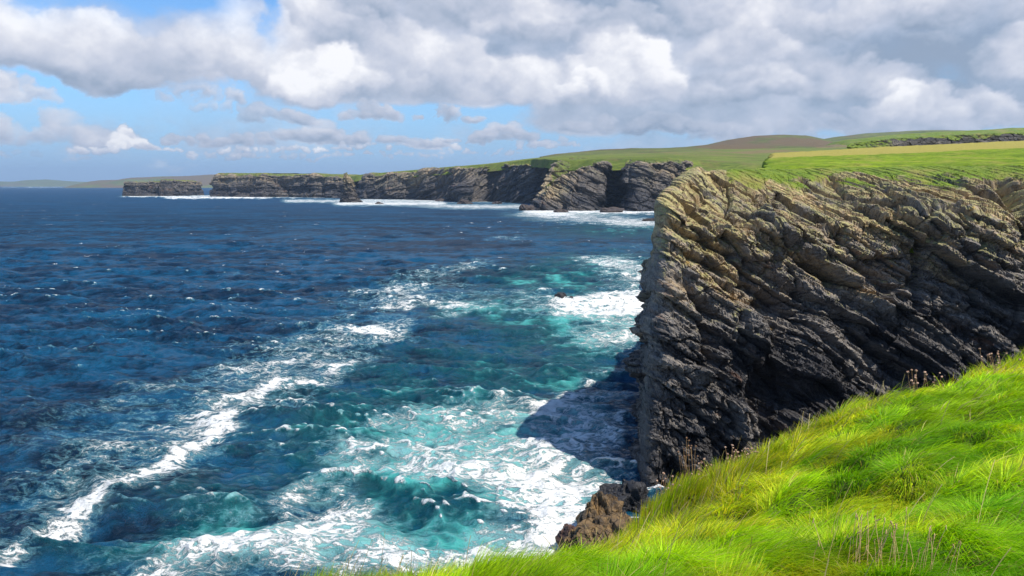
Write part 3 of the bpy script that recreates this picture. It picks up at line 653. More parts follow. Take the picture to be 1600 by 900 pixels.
# far plateau and hills
def hill(name, D, w_, sil, mat, base_py, seed, rough=.03, x0=None, gold=.5, extra=None):
    xs = [a for a, _ in sil]; ys = [b for _, b in sil]
    pxs = np.linspace(xs[0], xs[-1], 500); t = np.linspace(-1, 1, 90)
    Y = np.repeat((D + w_ * t)[:, None], 500, 1); X = (pxs[None] - CX) / F * D * (1 + 0 * Y) + (pxs[None] - CX) / F * (Y - D) * .6
    top = EYE + (HY - np.interp(pxs, xs, ys)) / F * D
    bs = EYE + (HY - base_py) / F * D
    prof = np.where(t < 0, np.cos(t * pi / 2) ** .9, np.cos(t * pi / 2))[:, None]
    H = (top - bs)[None]
    Z = bs + H * prof + H * rough * 2 * (fbm(X / (w_ * .35), Y / (w_ * .35), 5, seed) - .5) * 2 * prof
    Z = np.where((pxs < xs[0] + 1) | (pxs > xs[-1] - 1), np.minimum(Z, bs), Z)
    g_ = gold + 1.4 * (fbm(X / (w_ * .5), Y / (w_ * .3), 4, seed + 1) - .5)
    at = {'gold': g_}
    if mat is M_farfield: at['bare'] = np.zeros_like(g_)
    return grid_mesh(name, X, Y, Z, mat, at, kind='structure')
def field_far():
    # rising ground behind the far cliff rim, a sheet between the rim and the hills
    us = np.linspace(0, 1, 700); vs = np.linspace(0, 1, 160)
    pxs = 540 + us * 860
    rim_y = np.interp(pxs, [540, 560, 575, 640, 700, 760, 800, 838, 870, 942, 1040, 1090, 1180, 1400], [277, 275, 272, 267.5, 262, 258, 253.5, 249.5, 251.5, 251.5, 249, 254, 262, 262])
    rimD = np.interp(pxs, [540, 560, 640, 700, 760, 800, 830, 870, 940, 1040, 1090, 1180, 1400], [1850, 1750, 1640, 1510, 1450, 1380, 1300, 1060, 1000, 1000, 1030, 1000, 900])
    top_y = np.interp(pxs, [540, 640, 760, 840, 870, 900, 950, 1000, 1060, 1110, 1400], [276, 267, 257, 247.5, 244, 242, 240, 239, 236, 232, 226])
    topD = np.full_like(pxs, 2300)
    D = rimD[None] + (topD - rimD)[None] * vs[:, None]
    pyv = rim_y[None] + (top_y - rim_y)[None] * (vs[:, None] ** .45)
    X = (pxs[None] - CX) / F * D; Z = EYE + (HY - pyv) / F * D + 3.0 * (fbm(X / 90, D / 90, 4, 601) - .5)
    Z[-1] -= 60
    sk = np.linspace(1, 0, 8)[:-1, None]
    X = np.vstack([X[:1] + 0 * sk, X]); Z = np.vstack([Z[:1] - 14 * sk, Z]); D = np.vstack([D[:1] - 30 * sk, D]); vs = np.r_[np.zeros(7), vs]
    grid_mesh('far_pasture', X, D, Z, M_farfield, {'gold': .25 + .9 * (fbm(X / 120, D / 200, 3, 602) - .5) + .25 * vs[:, None], 'bare': .55 * np.exp(-((fbm(X / 60, D / 50, 4, 603) - .55) / .02) ** 2)}, kind='structure')
field_far()
hill('moor_hill', 2300, 420, [(840, 248), (865, 243), (900, 240), (935, 236), (960, 235.5), (1000, 234), (1060, 231.5), (1100, 229), (1200, 228), (1330, 232)], M_hill, 256, 610, .05, gold=.45)
hill('moor_hill', 2900, 500, [(1060, 240), (1090, 230), (1130, 221), (1170, 215.5), (1215, 213.5), (1245, 215), (1270, 220), (1300, 226), (1350, 236)], M_hill, 250, 620, .03, gold=.48)
hill('moor_hill', 3600, 600, [(1230, 240), (1255, 224), (1290, 217), (1340, 211), (1400, 207.5), (1450, 206.5), (1500, 207), (1540, 208.5), (1700, 210), (1900, 214)], M_hill, 250, 630, .02, gold=.35)
hill('distant_headland', 9000, 900, [(124, 292), (135, 287), (150, 283.5), (165, 281.5), (190, 281), (215, 277.5), (250, 276.5), (300, 275), (335, 273), (420, 272), (520, 274)], M_hill, 294, 640, .02, gold=.6)
hill('distant_hill', 15000, 1200, [(-120, 288), (-40, 284), (0, 283.5), (30, 284), (50, 281.5), (80, 280.5), (110, 283), (150, 285), (220, 287), (300, 290)], M_hill, 291.5, 650, .02, gold=.3)

# rocky turf-topped bank at the back of the field
bank_ctl = []
for px_, D_, yb, yt in [(1318, 300, 231, 229), (1335, 300, 231, 222.5), (1380, 302, 229, 217), (1440, 306, 227.5, 212), (1500, 308, 225, 209), (1560, 310, 224, 206), (1620, 312, 223, 203), (1750, 316, 222, 202), (1900, 320, 221, 203)]:
    X_ = (px_ - CX) / F * D_; bank_ctl.append((X_, D_, X_ + 4, D_ + 34, EYE + (HY - yb) / F * D_ - 1.5, EYE + (HY - yt + 2.5) / F * (D_ + 14)))
def bank():
    P, s = spline(bank_ctl, 900); K = len(s)
    X = []; Y = []; Z = []; tf = []; rk = []
    for t in np.linspace(0, 1, 50):
        f = .06 * t; X.append(P[:, 0] * (1 - f) + P[:, 2] * f); Y.append(P[:, 1] * (1 - f) + P[:, 3] * f); Z.append(P[:, 4] + (P[:, 5] - P[:, 4]) * .66 * t); tf.append(t + 0 * s); rk.append(1 + 0 * s)
    for t in np.linspace(0, 1, 30)[1:]:
        f = .06 + .94 * t; X.append(P[:, 0] * (1 - f) + P[:, 2] * f); Y.append(P[:, 1] * (1 - f) + P[:, 3] * f); Z.append(P[:, 4] + (P[:, 5] - P[:, 4]) * (.66 + .34 * sin(min(t * 1.6, 1) * pi / 2))); tf.append(1 + t + 0 * s); rk.append(.35 + 0 * s)
    X, Y, Z, tf, rk = map(np.array, (X, Y, Z, tf, rk))
    D = 5.0 * (fbm(s[None] / 14 + 0 * Z, Z / 9, 5, 701, .6) - .5) + .3 * facets(s[None] + 0 * Z, Z * 1.3, 1.6, 702)
    Y2 = Y - D * rk; Z2 = Z + .9 * rk * (fbm(X / 3, Y / 3 + Z, 4, 703) - .5) + .5 * (fbm(X / 9, Y / 9, 2, 705) - .5)
    gap = fbm(s[None] / 12 + 0 * Z, Z * 0, 3, 704)
    turf = sst(tf + .8 * (gap - .5) + .7 * (fbm(X / 7, Z / 2, 4, 706) - .5), .58, .95)
    turf = np.maximum(turf, (1 - sst(X, 140, 165)) * .7)
    grid_mesh('field_bank', X, Y2, Z2, M_head, {'bed': np.stack([X, Z * 2, Y], -1), 'weather': .12 + .25 * (fbm(X / 3, Z / 3, 3, 707) - .5) + 0 * X, 'turf': turf}, smooth=False, kind='structure', flip=True)
bank()

# flat-topped island and the stack
def ring(pts, cx, cy, k=.08):
    out = []
    for (x, y, h) in pts: out.append((x, y, cx + (x - cx) * k, cy + (y - cy) * k, h))
    return out
pA = sea(190, 306.3); pB = sea(308, 305.5)
cx_, cy_ = (pA[0] + pB[0]) / 2, pA[1] + 110
hI = lambda y: ztop(y, pA[1])
isl = ring([(pA[0] + 2, pA[1] + 5, hI(284.5)), (pA[0] + 70, pA[1] - 4, hI(283)), (pA[0] + 140, pA[1] + 6, hI(281.8)), (pB[0] - 60, pA[1] + 2, hI(281)), (pB[0] - 22, pA[1] + 8, hI(280)), (pB[0] - 6, pA[1] + 40, hI(281)), (pB[0] - 4, pA[1] + 130, hI(282)),
            (cx_ + 40, cy_ + 110, hI(282)), (cx_ - 50, cy_ + 112, hI(282.5)), (pA[0] + 14, cy_ + 70, hI(284)), (pA[0] - 1, cy_ - 30, hI(284.5))], cx_, cy_)
o = loft('rock_island', isl, 900, M_far, 7.0, 800, lambda x: x * .02, closed=True, face=.05, slope=.35, amp=.75, rows=90, weather=.16, turf_h=1.15,
         feats=[(240, 300, 7, 7, -16), (262, 300, 5, 6, -10), (205, 300, 5, 8, -6)])
tag(o, 'flat-topped rock island with white surf at its foot, left of the far cliffs', 'island')
pS = sea(545, 316.2); sx_, sy_ = pS[0], pS[1] + 12
hS = ztop(272, pS[1])
st = []
for k_ in range(10):
    a_ = 2 * pi * k_ / 10 + pi * 1.5; r0 = 18 * (1 + .15 * sin(3 * a_))
    st.append((sx_ + r0 * cos(a_) * 1.0, sy_ + r0 * sin(a_) * .8, sx_ - 4 + .15 * r0 * cos(a_), sy_ + .15 * r0 * sin(a_), hS * (1 - .06 * cos(a_))))
def stack():
    P, s = spline(st + [st[0]], 420); P = P[:-1]; s = s[:-1]; K = len(s)
    rows = 200; X = []; Y = []; Z = []; tf = []
    for t in np.linspace(-.05, 1, rows):
        wd = np.interp(t, [-.05, .08, .2, .35, .6, .85, .95, 1.0], [1.12, 1.0, .80, .62, .56, .46, .30, .03])
        lean = -3.5 * t
        X.append(sx_ + (P[:, 0] - sx_) * wd + lean); Y.append(sy_ + (P[:, 1] - sy_) * wd); Z.append(t * P[:, 4]); tf.append(t + 0 * s)
    X, Y, Z, tf = map(np.array, (X, Y, Z, tf)); nn = normals(X, Y, Z)
    ref = X[100] - X[100].mean(); fl = False
    if (nn[100, :, 0] * ref).mean() < 0: nn = -nn; fl = True
    D = 4.2 * facets(s[None] * .5 + 0 * Z, Z, 8, 901) + 2.0 * facets(s[None] * .6 + 0 * Z, Z, 3.4, 902) + 1.2 * beds(X + Y * .3, Z + X * .2, 3, 7, 903)
    D *= np.interp(tf, [0, .9, 1], [1, .8, .1])
    o = grid_mesh('sea_stack', X + nn[..., 0] * D, Y + nn[..., 1] * D, Z + .3 * D * nn[..., 2], M_far, {'bed': np.stack([X, Z, Y], -1), 'weather': sst(tf, .10, .8) * .95 + .12, 'turf': sst(tf, .93, 1.0) * .8}, smooth=False, closed=True, flip=not fl)
    tag(o, 'tall narrow sea stack with a pale top, standing free in front of the far cliffs', 'sea stack')
stack()

# ------------------------------------------------------------------ boulders
import bmesh
def boulder(name, loc, size, mat, seed, label, sub=5, sharp=.85, group=None, rot=0.0, cell=.7):
    bm = bmesh.new(); bmesh.ops.create_icosphere(bm, subdivisions=sub, radius=1)
    me = bpy.data.meshes.new(name); bm.to_mesh(me); bm.free()
    n = len(me.vertices); c_ = np.zeros(n * 3, np.float32); me.vertices.foreach_get('co', c_); c_ = c_.reshape(-1, 3).astype(float)
    r_ = np.random.default_rng(seed)
    # intersect with random planes for an angular block
    q_ = c_.copy(); rad = np.full(n, 1.25)
    for k_ in range(13):
        nn = r_.normal(size=3); nn /= np.linalg.norm(nn); dpl = .72 + .28 * r_.random()
        dt = c_ @ nn; rad = np.where(dt > .05, np.minimum(rad, dpl / np.maximum(dt, .05)), rad)
    q_ = c_ * rad[:, None]
    q_ += c_ * (sharp * .28 * facets(q_[:, 0] * 1.1 + q_[:, 2] * .5, q_[:, 1] - q_[:, 2] * .8, cell * .6, seed)[:, None] + .10 * (fbm(q_[:, 0] * 5 + q_[:, 2] * 4, q_[:, 1] * 5, 3, seed) - .5)[:, None])
    q_ *= np.array(size)
    me.vertices.foreach_set('co', q_.reshape(-1).astype(np.float32)); me.update()
    me.materials.append(mat)
    o = bpy.data.objects.new(name, me); C.objects.link(o); o.location = loc; o.rotation_euler = (0, 0, rot)
    tag(o, label, 'rock', group)
    return o
def at(px, py, z=0.0):
    r_ = ray(px, py); t = (EYE - z) / -r_[2]; return r_ * t + np.array([0, 0, EYE])
def rk_(px, py, z, size, mat, seed, label, **k): 
    p_ = at(px, py, z); return boulder('boulder', (p_[0], p_[1], z), size, mat, seed, label, **k)
rk_(940, 808, 1.6, (1.8, 1.7, 2.3), M_brown, 11, 'large ochre-brown lichened boulder at the water, topmost and biggest of the sunlit shore rocks')
rk_(962, 848, 1.4, (2.3, 1.7, 1.8), M_brown, 22, 'brown cracked rock just above the grass rim, right below the big ochre boulder')
rk_(912, 848, .6, (1.3, 1.2, 1.3), M_brown, 23, 'brown angular rock between the big ochre boulder and the reddish shore rock')
rk_(887, 842, .5, (1.0, 1.1, 1.2), M_red, 35, 'small reddish-brown rock at the left end of the shore rocks, foam on its left')
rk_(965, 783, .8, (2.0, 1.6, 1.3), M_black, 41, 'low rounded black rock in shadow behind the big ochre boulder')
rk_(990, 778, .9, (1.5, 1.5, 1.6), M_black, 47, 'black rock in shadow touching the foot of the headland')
rk_(876, 467, 1.2, (1.6, 1.2, 1.3), M_black, 51, 'small black rock awash, the larger of the pair in the white water')
rk_(890, 469, 1.0, (.9, .8, 1.0), M_black, 53, 'tiny black rock awash just right of the larger one in the white water')
rk_(1016, 445, .8, (2.2, 2.0, 1.9), M_red, 55, 'reddish rock in the surf against the left edge of the headland')
rk_(1008, 428, .6, (2.8, 2.2, 1.2), M_shoal, 57, 'flat grey rock half covered by foam, behind the reddish rock')
rk_(1025, 344, .6, (9, 4, 2.0), M_shoal, 59, 'low dark reef in the surf beside the top of the headland edge')
rk_(1008, 345, .2, (3, 2.5, 1.2), M_shoal, 60, 'small dark rock left of the low reef, in the surf')
for i_, (px_, py_, sz, lb) in enumerate([(689, 314, (12, 8, 4), 'low brown rock shelf at the foot of the far cliff, left of the folded buttress'), (592, 318, (6, 5, 3), 'small dark rock in the surf right of the sea stack'),
        (725, 318, (13, 8, 6), 'dark rock below the folded buttress of the far cliff'), (777, 318, (8, 6, 4), 'reddish rock at the cliff foot right of the folded buttress'), (822, 328, (9, 7, 6), 'dark brown rock at the very point of the pale slab promontory'),
        (876, 331, (8, 4, 3), 'dark rock in the surf below the pale slab'), (955, 331, (14, 6, 5), 'dark rocks in front of the sea cave in the far cliff')]):
    rk_(px_, py_, .5, sz, M_shoal, 70 + i_, lb, sub=4)

# ------------------------------------------------------------------ foreground ground
EDGE = np.array([(-60, -40), (-30, -16), (-14, -4), (-7, 1.6), (-4, 3.8), (-2.4, 4.8), (-1.1, 5.5), (-.3, 6.0), (.35, 6.7), (1.0, 7.5), (1.6, 8.1), (2.5, 8.9), (3.2, 9.9), (3.9, 10.7), (5.0, 11.5), (6.4, 12.4), (7.9, 13.2), (9.0, 14.2), (10.6, 16), (14, 18.5), (25, 22), (50, 26), (85, 26), (125, 18)], float)
def sdist(x, y):
    """signed distance to the rim, positive seaward"""
    best = np.full(x.shape, 1e9); sg = np.ones(x.shape)
    for a, b in zip(EDGE[:-1], EDGE[1:]):
        d_ = b - a; L2 = d_ @ d_; t = np.clip(((x - a[0]) * d_[0] + (y - a[1]) * d_[1]) / L2, 0, 1)
        ex = x - a[0] - t * d_[0]; ey = y - a[1] - t * d_[1]; dd = np.hypot(ex, ey)
        cr = d_[0] * (y - a[1]) - d_[1] * (x - a[0])
        m_ = dd < best; best = np.where(m_, dd, best); sg = np.where(m_, np.sign(cr), sg)
    return best * sg
ctrl = [(0, 0, 1.62), (2.25, 3.1, 1.78), (9.2, 14, 2.95), (1.3, 7.6, 3.75), (-1, 5.5, 3.36), (.1, 6.4, 3.65), (2.7, 8.9, 3.85), (1.3, 7.6, 3.75), (4.3, 11, 3.5), (7.2, 12.8, 3.5), (2.9, 6.5, 2.62), (4.9, 7, 2.35), (-3, 2, 2.2), (6, 4, 1.7), (10, 8, 1.9), (14, 14, 2.3), (-1, 3, 2.1), (5.0, 9.6, 2.95)]
ca = np.array(ctrl); Aq = lambda x, y: np.stack([np.ones_like(x), x, y, x * y, x * x, y * y], -1)
# the rim is set so that its grass tips stand where the photograph's do
RIM = np.array([(450, 960), (500, 925), (560, 907), (700, 908), (830, 904), (870, 878), (930, 842), (1000, 784), (1060, 748), (1130, 724), (1200, 690), (1262, 650), (1330, 640), (1400, 626), (1440, 606), (1500, 592), (1540, 580), (1570, 556), (1600, 536), (1800, 470)], float)
pts_ = []
for x_, y_ in EDGE[4:20]:
    dr_ = 3.3
    for _ in range(30):
        pp = proj(x_, y_, EYE - dr_ + .20); tg = np.interp(pp[0], RIM[:, 0], RIM[:, 1]); dr_ += (tg - pp[1]) / F * y_ * .8
    pts_.append((x_, y_, dr_))
ca = np.array([c_ for c_ in ctrl if c_ not in ((9.2, 14, 2.95),) and not (3.2 < c_[2] < 4)] + pts_)
ph = lambda dx_, dy_: np.sqrt(dx_ ** 2 + dy_ ** 2 + 4.0)
nA = len(ca); Am = np.zeros((nA + 3, nA + 3)); Am[:nA, :nA] = ph(ca[:, None, 0] - ca[None, :, 0], ca[:, None, 1] - ca[None, :, 1]) - .02 * np.eye(nA)
Am[:nA, nA:] = np.c_[np.ones(nA), ca[:, :2]]; Am[nA:, :nA] = Am[:nA, nA:].T
wq = np.linalg.solve(Am, np.r_[ca[:, 2], 0, 0, 0])
def drop_(x, y):
    r_ = wq[nA] + wq[nA + 1] * x + wq[nA + 2] * y
    for i_ in range(nA): r_ = r_ + wq[i_] * ph(x - ca[i_, 0], y - ca[i_, 1])
    return r_
def gz(x, y, d_=None):
    if d_ is None: d_ = sdist(x, y)
    xx = np.clip(x, -4, 14); yy = np.clip(y, -2, 17)
    drop = drop_(xx, yy)
    drop = drop - .004 * np.clip(x - 14, 0, 200) * 8
    drop = np.clip(drop, -3, 4.6)
    b = .42 * (fbm(x * .45 + y * .25, y * .9 - x * .35, 3, 811) - .5) + .26 * (fbm(x * 1.5 + y * .7, y * 2.4 - x, 2, 812) - .5)
    z = EYE - drop + b
    dp = np.clip(d_, 0, 60)
    z = z - 1.3 * np.clip(d_ + .5, 0, 1.0) ** 2 * .35 - 5.0 * np.clip(dp - .1, 0, 60) ** 1.15
    return np.maximum(z, -1.5 + 0 * z)
def foreground():
    xs = np.unique(np.r_[np.linspace(-60, -8, 60), np.linspace(-8, 16, 340), np.linspace(16, 125, 160)]); ys = np.unique(np.r_[np.linspace(-50, -2, 40), np.linspace(-2, 20, 310), np.linspace(20, 60, 120)])
    X, Y = np.meshgrid(xs, ys)
    d_ = sdist(X, Y); Z = gz(X, Y, d_)
    rr = sst(d_, .25, 1.5)
    X2 = X + rr * 1.2 * (fbm(Y / 2 + Z / 2, Z / 2, 3, 821) - .5)
    turf = 1 - sst(d_ + .8 * (fbm(X, Y, 2, 822) - .5), .3, 1.2)
    grid_mesh('foreground_cliff_top', X2, Y, Z, M_soilrock, {'bed': np.stack([X, Z, Y], -1), 'weather': .35 + 0 * X, 'turf': turf}, kind='structure')
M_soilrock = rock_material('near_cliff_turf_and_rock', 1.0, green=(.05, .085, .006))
foreground()

# ------------------------------------------------------------------ grass
def blade_mesh(name, bx, by, bz, L, W, lean, ang, curl, col, mat, segs=4, kind=None, parent=None, seed=1, tipw=.12):
    """ribbons: base point, length, width, lean 0..1 (how far it lies over), heading, per-blade colour"""
    r_ = np.random.default_rng(seed); n = len(bx)
    hx, hy = np.cos(ang), np.sin(ang)
    ts = np.linspace(0, 1, segs + 1)
    # blade curve: elevation angle falls from e0 to e1
    e0 = pi / 2 * (1 - lean * .55); e1 = e0 - lean * 1.5 - curl
    pts = []; x = bx.copy(); y = by.copy(); z = bz.copy(); pts.append((x.copy(), y.copy(), z.copy()))
    for i in range(segs):
        e = e0 + (e1 - e0) * (i + .5) / segs
        x = x + hx * np.cos(e) * L / segs; y = y + hy * np.cos(e) * L / segs; z = z + np.sin(e) * L / segs
        pts.append((x.copy(), y.copy(), z.copy()))
    fa = r_.random(n) * pi; sx, sy = np.cos(fa), np.sin(fa)
    vs = []
    for i, (px_, py_, pz_) in enumerate(pts):
        wd = W * (1 - (1 - tipw) * ts[i] ** 1.6) * .5
        vs.append(np.stack([px_ - sx * wd, py_ - sy * wd, pz_], -1)); vs.append(np.stack([px_ + sx * wd, py_ + sy * wd, pz_], -1))
    Vv = np.stack(vs, 1)                              # n, 2(segs+1), 3
    m_ = 2 * (segs + 1); base = (np.arange(n) * m_)[:, None]
    qs = np.concatenate([np.stack([base[:, 0] + 2 * i, base[:, 0] + 2 * i + 1, base[:, 0] + 2 * i + 3, base[:, 0] + 2 * i + 2], -1)[:, None] for i in range(segs)], 1).reshape(-1, 4)
    me = bpy.data.meshes.new(name); me.vertices.add(n * m_); me.vertices.foreach_set('co', Vv.reshape(-1).astype(np.float32))
    nq = len(qs); me.loops.add(nq * 4); me.polygons.add(nq)
    me.loops.foreach_set('vertex_index', qs.reshape(-1).astype(np.int32)); me.polygons.foreach_set('loop_start', np.arange(0, nq * 4, 4, dtype=np.int32)); me.polygons.foreach_set('loop_total', np.full(nq, 4, dtype=np.int32))
    me.polygons.foreach_set('use_smooth', np.ones(nq, bool)); me.update(calc_edges=True)
    cc = np.repeat(col[:, None, :], m_, 1); tt = me.attributes.new('tint', 'FLOAT_COLOR', 'POINT')
    tt.data.foreach_set('color', np.concatenate([cc, np.ones(cc.shape[:2] + (1,))], -1).reshape(-1).astype(np.float32))
    me.materials.append(mat); o = bpy.data.objects.new(name, me); C.objects.link(o); o.parent = parent
    if kind: o['kind'] = kind
    return o
def grass_material(name, trans=.45):
    m, g = material(name); c_ = g.attr('tint', 'Color')
    g.put(g.b.inputs['Base Color'], c_); g.b.inputs['Roughness'].default_value = .55; g.b.inputs['Specular IOR Level'].default_value = .25
    tr = g.n.new('ShaderNodeBsdfTranslucent'); g.put(tr.inputs['Color'], g.vm('MULTIPLY', c_, (1.35, 1.25, .5)))
    mx = g.n.new('ShaderNodeMixShader'); mx.inputs[0].default_value = trans
    g.l.new(g.b.outputs[0], mx.inputs[1]); g.l.new(tr.outputs[0], mx.inputs[2]); g.l.new(mx.outputs[0], g.out.inputs['Surface'])
    return m
M_grass = grass_material('grass_blade'); M_dry = grass_material('dry_stalk', .2)
def scatter(n, r0, r1, y0, y1, seed):
    r_ = np.random.default_rng(seed); ra = r0 + (r1 - r0) * r_.random(n); y = y0 * (y1 / y0) ** r_.random(n)
    return ra * y, y
def grass():
    x, y = scatter(640000, -.62, .86, 2.0, 17.5, 5)
    d_ = sdist(x, y); keep = (d_ < .22) & ~((y < 3.6) & (x < -.2))
    x, y, d_ = x[keep], y[keep], d_[keep]; n = len(x)
    z = gz(x, y, d_) - .02; r_ = np.random.default_rng(9)
    cs = .42; gi, gj = np.floor(x / cs), np.floor(y / cs); bd_ = np.full(n, 9.0); rx = np.zeros(n); ry = np.zeros(n); cid = np.zeros(n)
    for i_ in (-1, 0, 1):
        for j_ in (-1, 0, 1):
            qx = (gi + i_ + h01(gi + i_, gj + j_, 0, 851)) * cs; qy = (gj + j_ + h01(gi + i_, gj + j_, 1, 851)) * cs
            dd = np.hypot(x - qx, y - qy); m_ = dd < bd_; bd_ = np.where(m_, dd, bd_); rx = np.where(m_, x - qx, rx); ry = np.where(m_, y - qy, ry); cid = np.where(m_, h01(gi + i_, gj + j_, 2, 851), cid)
    dome = np.clip(1 - (bd_ / (.62 * cs)) ** 2, 0, 1); z = z + .09 * dome * (.4 + cid)
    edge = sst(d_, -1.5, .0); leftness = 1 - sst(x, 1.5, 4.5)
    f1 = fbm(x * .55 + y * .2, y * .8 - x * .3, 3, 831); f2 = fbm(x * 2.2, y * 2.2, 3, 832); f3 = fbm(x * .9 + 5, y * 1.3, 3, 833)
    ang = radians(-32) + 1.5 * (f1 - .5) * 2 + .9 * (f2 - .5) * 2 + r_.normal(size=n) * .28
    hx_ = np.cos(ang) * .75 + rx / cs * 1.5 + .5 * np.cos(cid * 40) ; hy_ = np.sin(ang) * .75 + ry / cs * 1.5 + .5 * np.sin(cid * 40); ang = np.arctan2(hy_, hx_)
    lean = np.clip(.80 + .35 * (f3 - .5) - .42 * edge - .22 * leftness + r_.normal(size=n) * .13, .08, 1.0)
    L = .88 * (.17 + .12 * f3 + .08 * edge + .05 * dome) * (.55 + .75 * r_.random(n)) * (1 - .25 * leftness)
    W = np.clip(.0016 + .00062 * y, .003, .0105) * (.7 + .6 * r_.random(n))
    # colours: lush green, yellow-green, straw
    A = np.array([.17, .42, .004]); B = np.array([.46, .68, .006]); Cc = np.array([.72, .66, .03]); Dd = np.array([.58, .44, .18])
    k = np.clip(.55 + 1.3 * (f1 - .5) + 1.0 * (f2 - .5) + .7 * (cid - .5) + r_.normal(size=n) * .22, 0, 1)[:, None]
    col = A * (1 - k) + B * k
    yl = (sst(fbm(x * .8 + 9, y * 1.7 - x * .5, 4, 834), .44, .62) * 1.0 + .35 * edge)[:, None] * r_.random(n)[:, None]
    col = col * (1 - yl) + Cc * yl
    dr = (r_.random(n) < .03 + .12 * edge + .03 * leftness); col[dr] = Dd * (.6 + .7 * r_.random(dr.sum()))[:, None]
    col *= (.55 + .85 * r_.random(n))[:, None] * (.86 + .30 * sst(f3 + .5 * (f2 - .5), .36, .62))[:, None]
    o = blade_mesh('grass', x, y, z, L, W, lean, ang, .15 * r_.random(n), col, M_grass, 4, 'stuff', seed=2)
    o['label'] = 'long bright green wind-combed grass covering the near cliff top'
    # tall dry bents with seed heads, many more near the rim and at the left
    x, y = scatter(9000, -.5, .8, 2.4, 16, 15); d_ = sdist(x, y)
    p_ = sst(d_, -2.2, .1) * .40 * (1 - .35 * sst(x, 3, 7)) + .02
    r_ = np.random.default_rng(19); keep = (d_ < .2) & (r_.random(len(x)) < p_) & ~((y < 4.4) & (x < .3)); x, y, d_ = x[keep], y[keep], d_[keep]; n = len(x); z = gz(x, y, d_)
    L = .26 + .26 * r_.random(n); ang = radians(-25) + r_.normal(size=n) * .8; lean = .12 + .4 * r_.random(n)
    col = np.array([.46, .36, .17]) * (.6 + .6 * r_.random(n))[:, None]
    o = blade_mesh('dry_grass_stalks', x, y, z, L, .0022 + .00045 * y, lean, ang, .1 * r_.random(n), col, M_dry, 5, 'stuff', seed=3, tipw=.9)
    o['label'] = 'thin straw-coloured seed stalks standing above the grass along the rim'
grass()

# ------------------------------------------------------------------ thrift and dry plants, one by one
def bmesh_head(head_r, mat):
    bm = bmesh.new(); bmesh.ops.create_icosphere(bm, subdivisions=2, radius=head_r)
    for v_ in bm.verts: v_.co *= random.uniform(.65, 1.2); v_.co.z *= .85 if head_r > .006 else 5.0
    me = bpy.data.meshes.new('seed_head'); bm.to_mesh(me); bm.free(); me.materials.append(mat); return me
def tube_heads(stems, head_r, mat_s, mat_h, root):
    """one mesh of curved stems and one mesh of clustered seed heads"""
    heads = [bmesh_head(head_r, mat_h) for _ in range(3)]
    for (p0, p1, p2, r0) in stems:
        bm = bmesh.new(); prev = None
        for i in range(6):
            t = i / 5; c_ = (1 - t) ** 2 * p0 + 2 * t * (1 - t) * p1 + t * t * p2; rr = r0 * (1 - .35 * t)
            rg = [bm.verts.new(c_ + Vector((rr * cos(a), rr * sin(a), 0))) for a in (0, 2.09, 4.19)]
            if prev:
                for k_ in range(3): bm.faces.new((prev[k_], prev[(k_ + 1) % 3], rg[(k_ + 1) % 3], rg[k_]))
            prev = rg
        me = bpy.data.meshes.new('stem'); bm.to_mesh(me); bm.free(); me.materials.append(mat_s)
        o = bpy.data.objects.new('stem', me); C.objects.link(o); o.parent = root
        h = bpy.data.objects.new('seed_head', random.choice(heads)); C.objects.link(h); h.parent = o; h.location = p2
        h.rotation_euler = (random.gauss(0, .3), random.gauss(0, .3), random.random() * 6); h.scale = [random.uniform(.75, 1.2)] * 3
def plain(name, a, b, sc=40):
    m, g = material(name); n_ = g.noise(g.pos(), sc, 4, .6); g.put(g.b.inputs['Base Color'], g.mix(g.ss(n_, .35, .65), a + (1,), b + (1,))); g.b.inputs['Roughness'].default_value = .8; return m
M_stem = plain('dry_stem', (.22, .13, .06), (.36, .22, .10)); M_headm = plain('dry_flower_head', (.28, .15, .09), (.52, .34, .24)); M_straw = plain('straw', (.44, .27, .12), (.62, .44, .22)); M_dark = plain('brown_seed', (.10, .05, .025), (.25, .13, .06))
def ground_at(px, dist_y):
    x = (px - CX) / F * (dist_y * cos(TH) + 2.9 * sin(TH)); return x, dist_y
def clump(name, px, yd, n, spread, h, head_r, ms, mh, label, group, splay=.25, cat='plant', rs=.0022):
    x, y = ground_at(px, yd)
    z = float(gz(np.array([x]), np.array([y]))[0])
    root = bpy.data.objects.new(name, None); C.objects.link(root); root.location = (x, y, z); root.empty_display_size = .1
    tag(root, label, cat, group); stems = []
    for i in range(n):
        a = random.random() * 2 * pi; r_ = spread * sqrt(random.random()); b_ = Vector((r_ * cos(a), r_ * sin(a) * .6, -.05)); hh = h * 1.35 * random.uniform(.65, 1.1)
        tip = b_ + Vector((random.gauss(0, splay) * hh, random.gauss(0, splay) * hh, hh)); mid = (b_ + tip) / 2 + Vector((random.gauss(0, .03), 0, hh * .1)); stems.append((b_, mid, tip, rs))
    tube_heads(stems, head_r, ms, mh, root)
clump('thrift_plant', 1163, 9.0, 46, .20, .30, .014, M_stem, M_headm, 'dense clump of dried pinkish-brown thrift heads on the grass rim, the fullest one', 'dried thrift along the rim', .10, rs=.004)
clump('thrift_plant', 1078, 8.3, 12, .10, .46, .014, M_stem, M_dark, 'tall dark-brown thrift clump on the rim left of the fullest clump', 'dried thrift along the rim', .12, rs=.003)
clump('thrift_plant', 1098, 8.45, 9, .09, .34, .013, M_stem, M_headm, 'small thrift clump just right of the tall dark-brown one', 'dried thrift along the rim', .2, rs=.003)
clump('thrift_plant', 1050, 8.1, 16, .18, .28, .013, M_stem, M_headm, 'low spreading thrift clump left of the tall dark-brown one', 'dried thrift along the rim', .3, rs=.003)
clump('thrift_plant', 1435, 12.2, 10, .12, .48, .02, M_stem, M_headm, 'thrift clump with pale heads on the rim beside the pale rock', 'dried thrift along the rim', .2, rs=.0045)
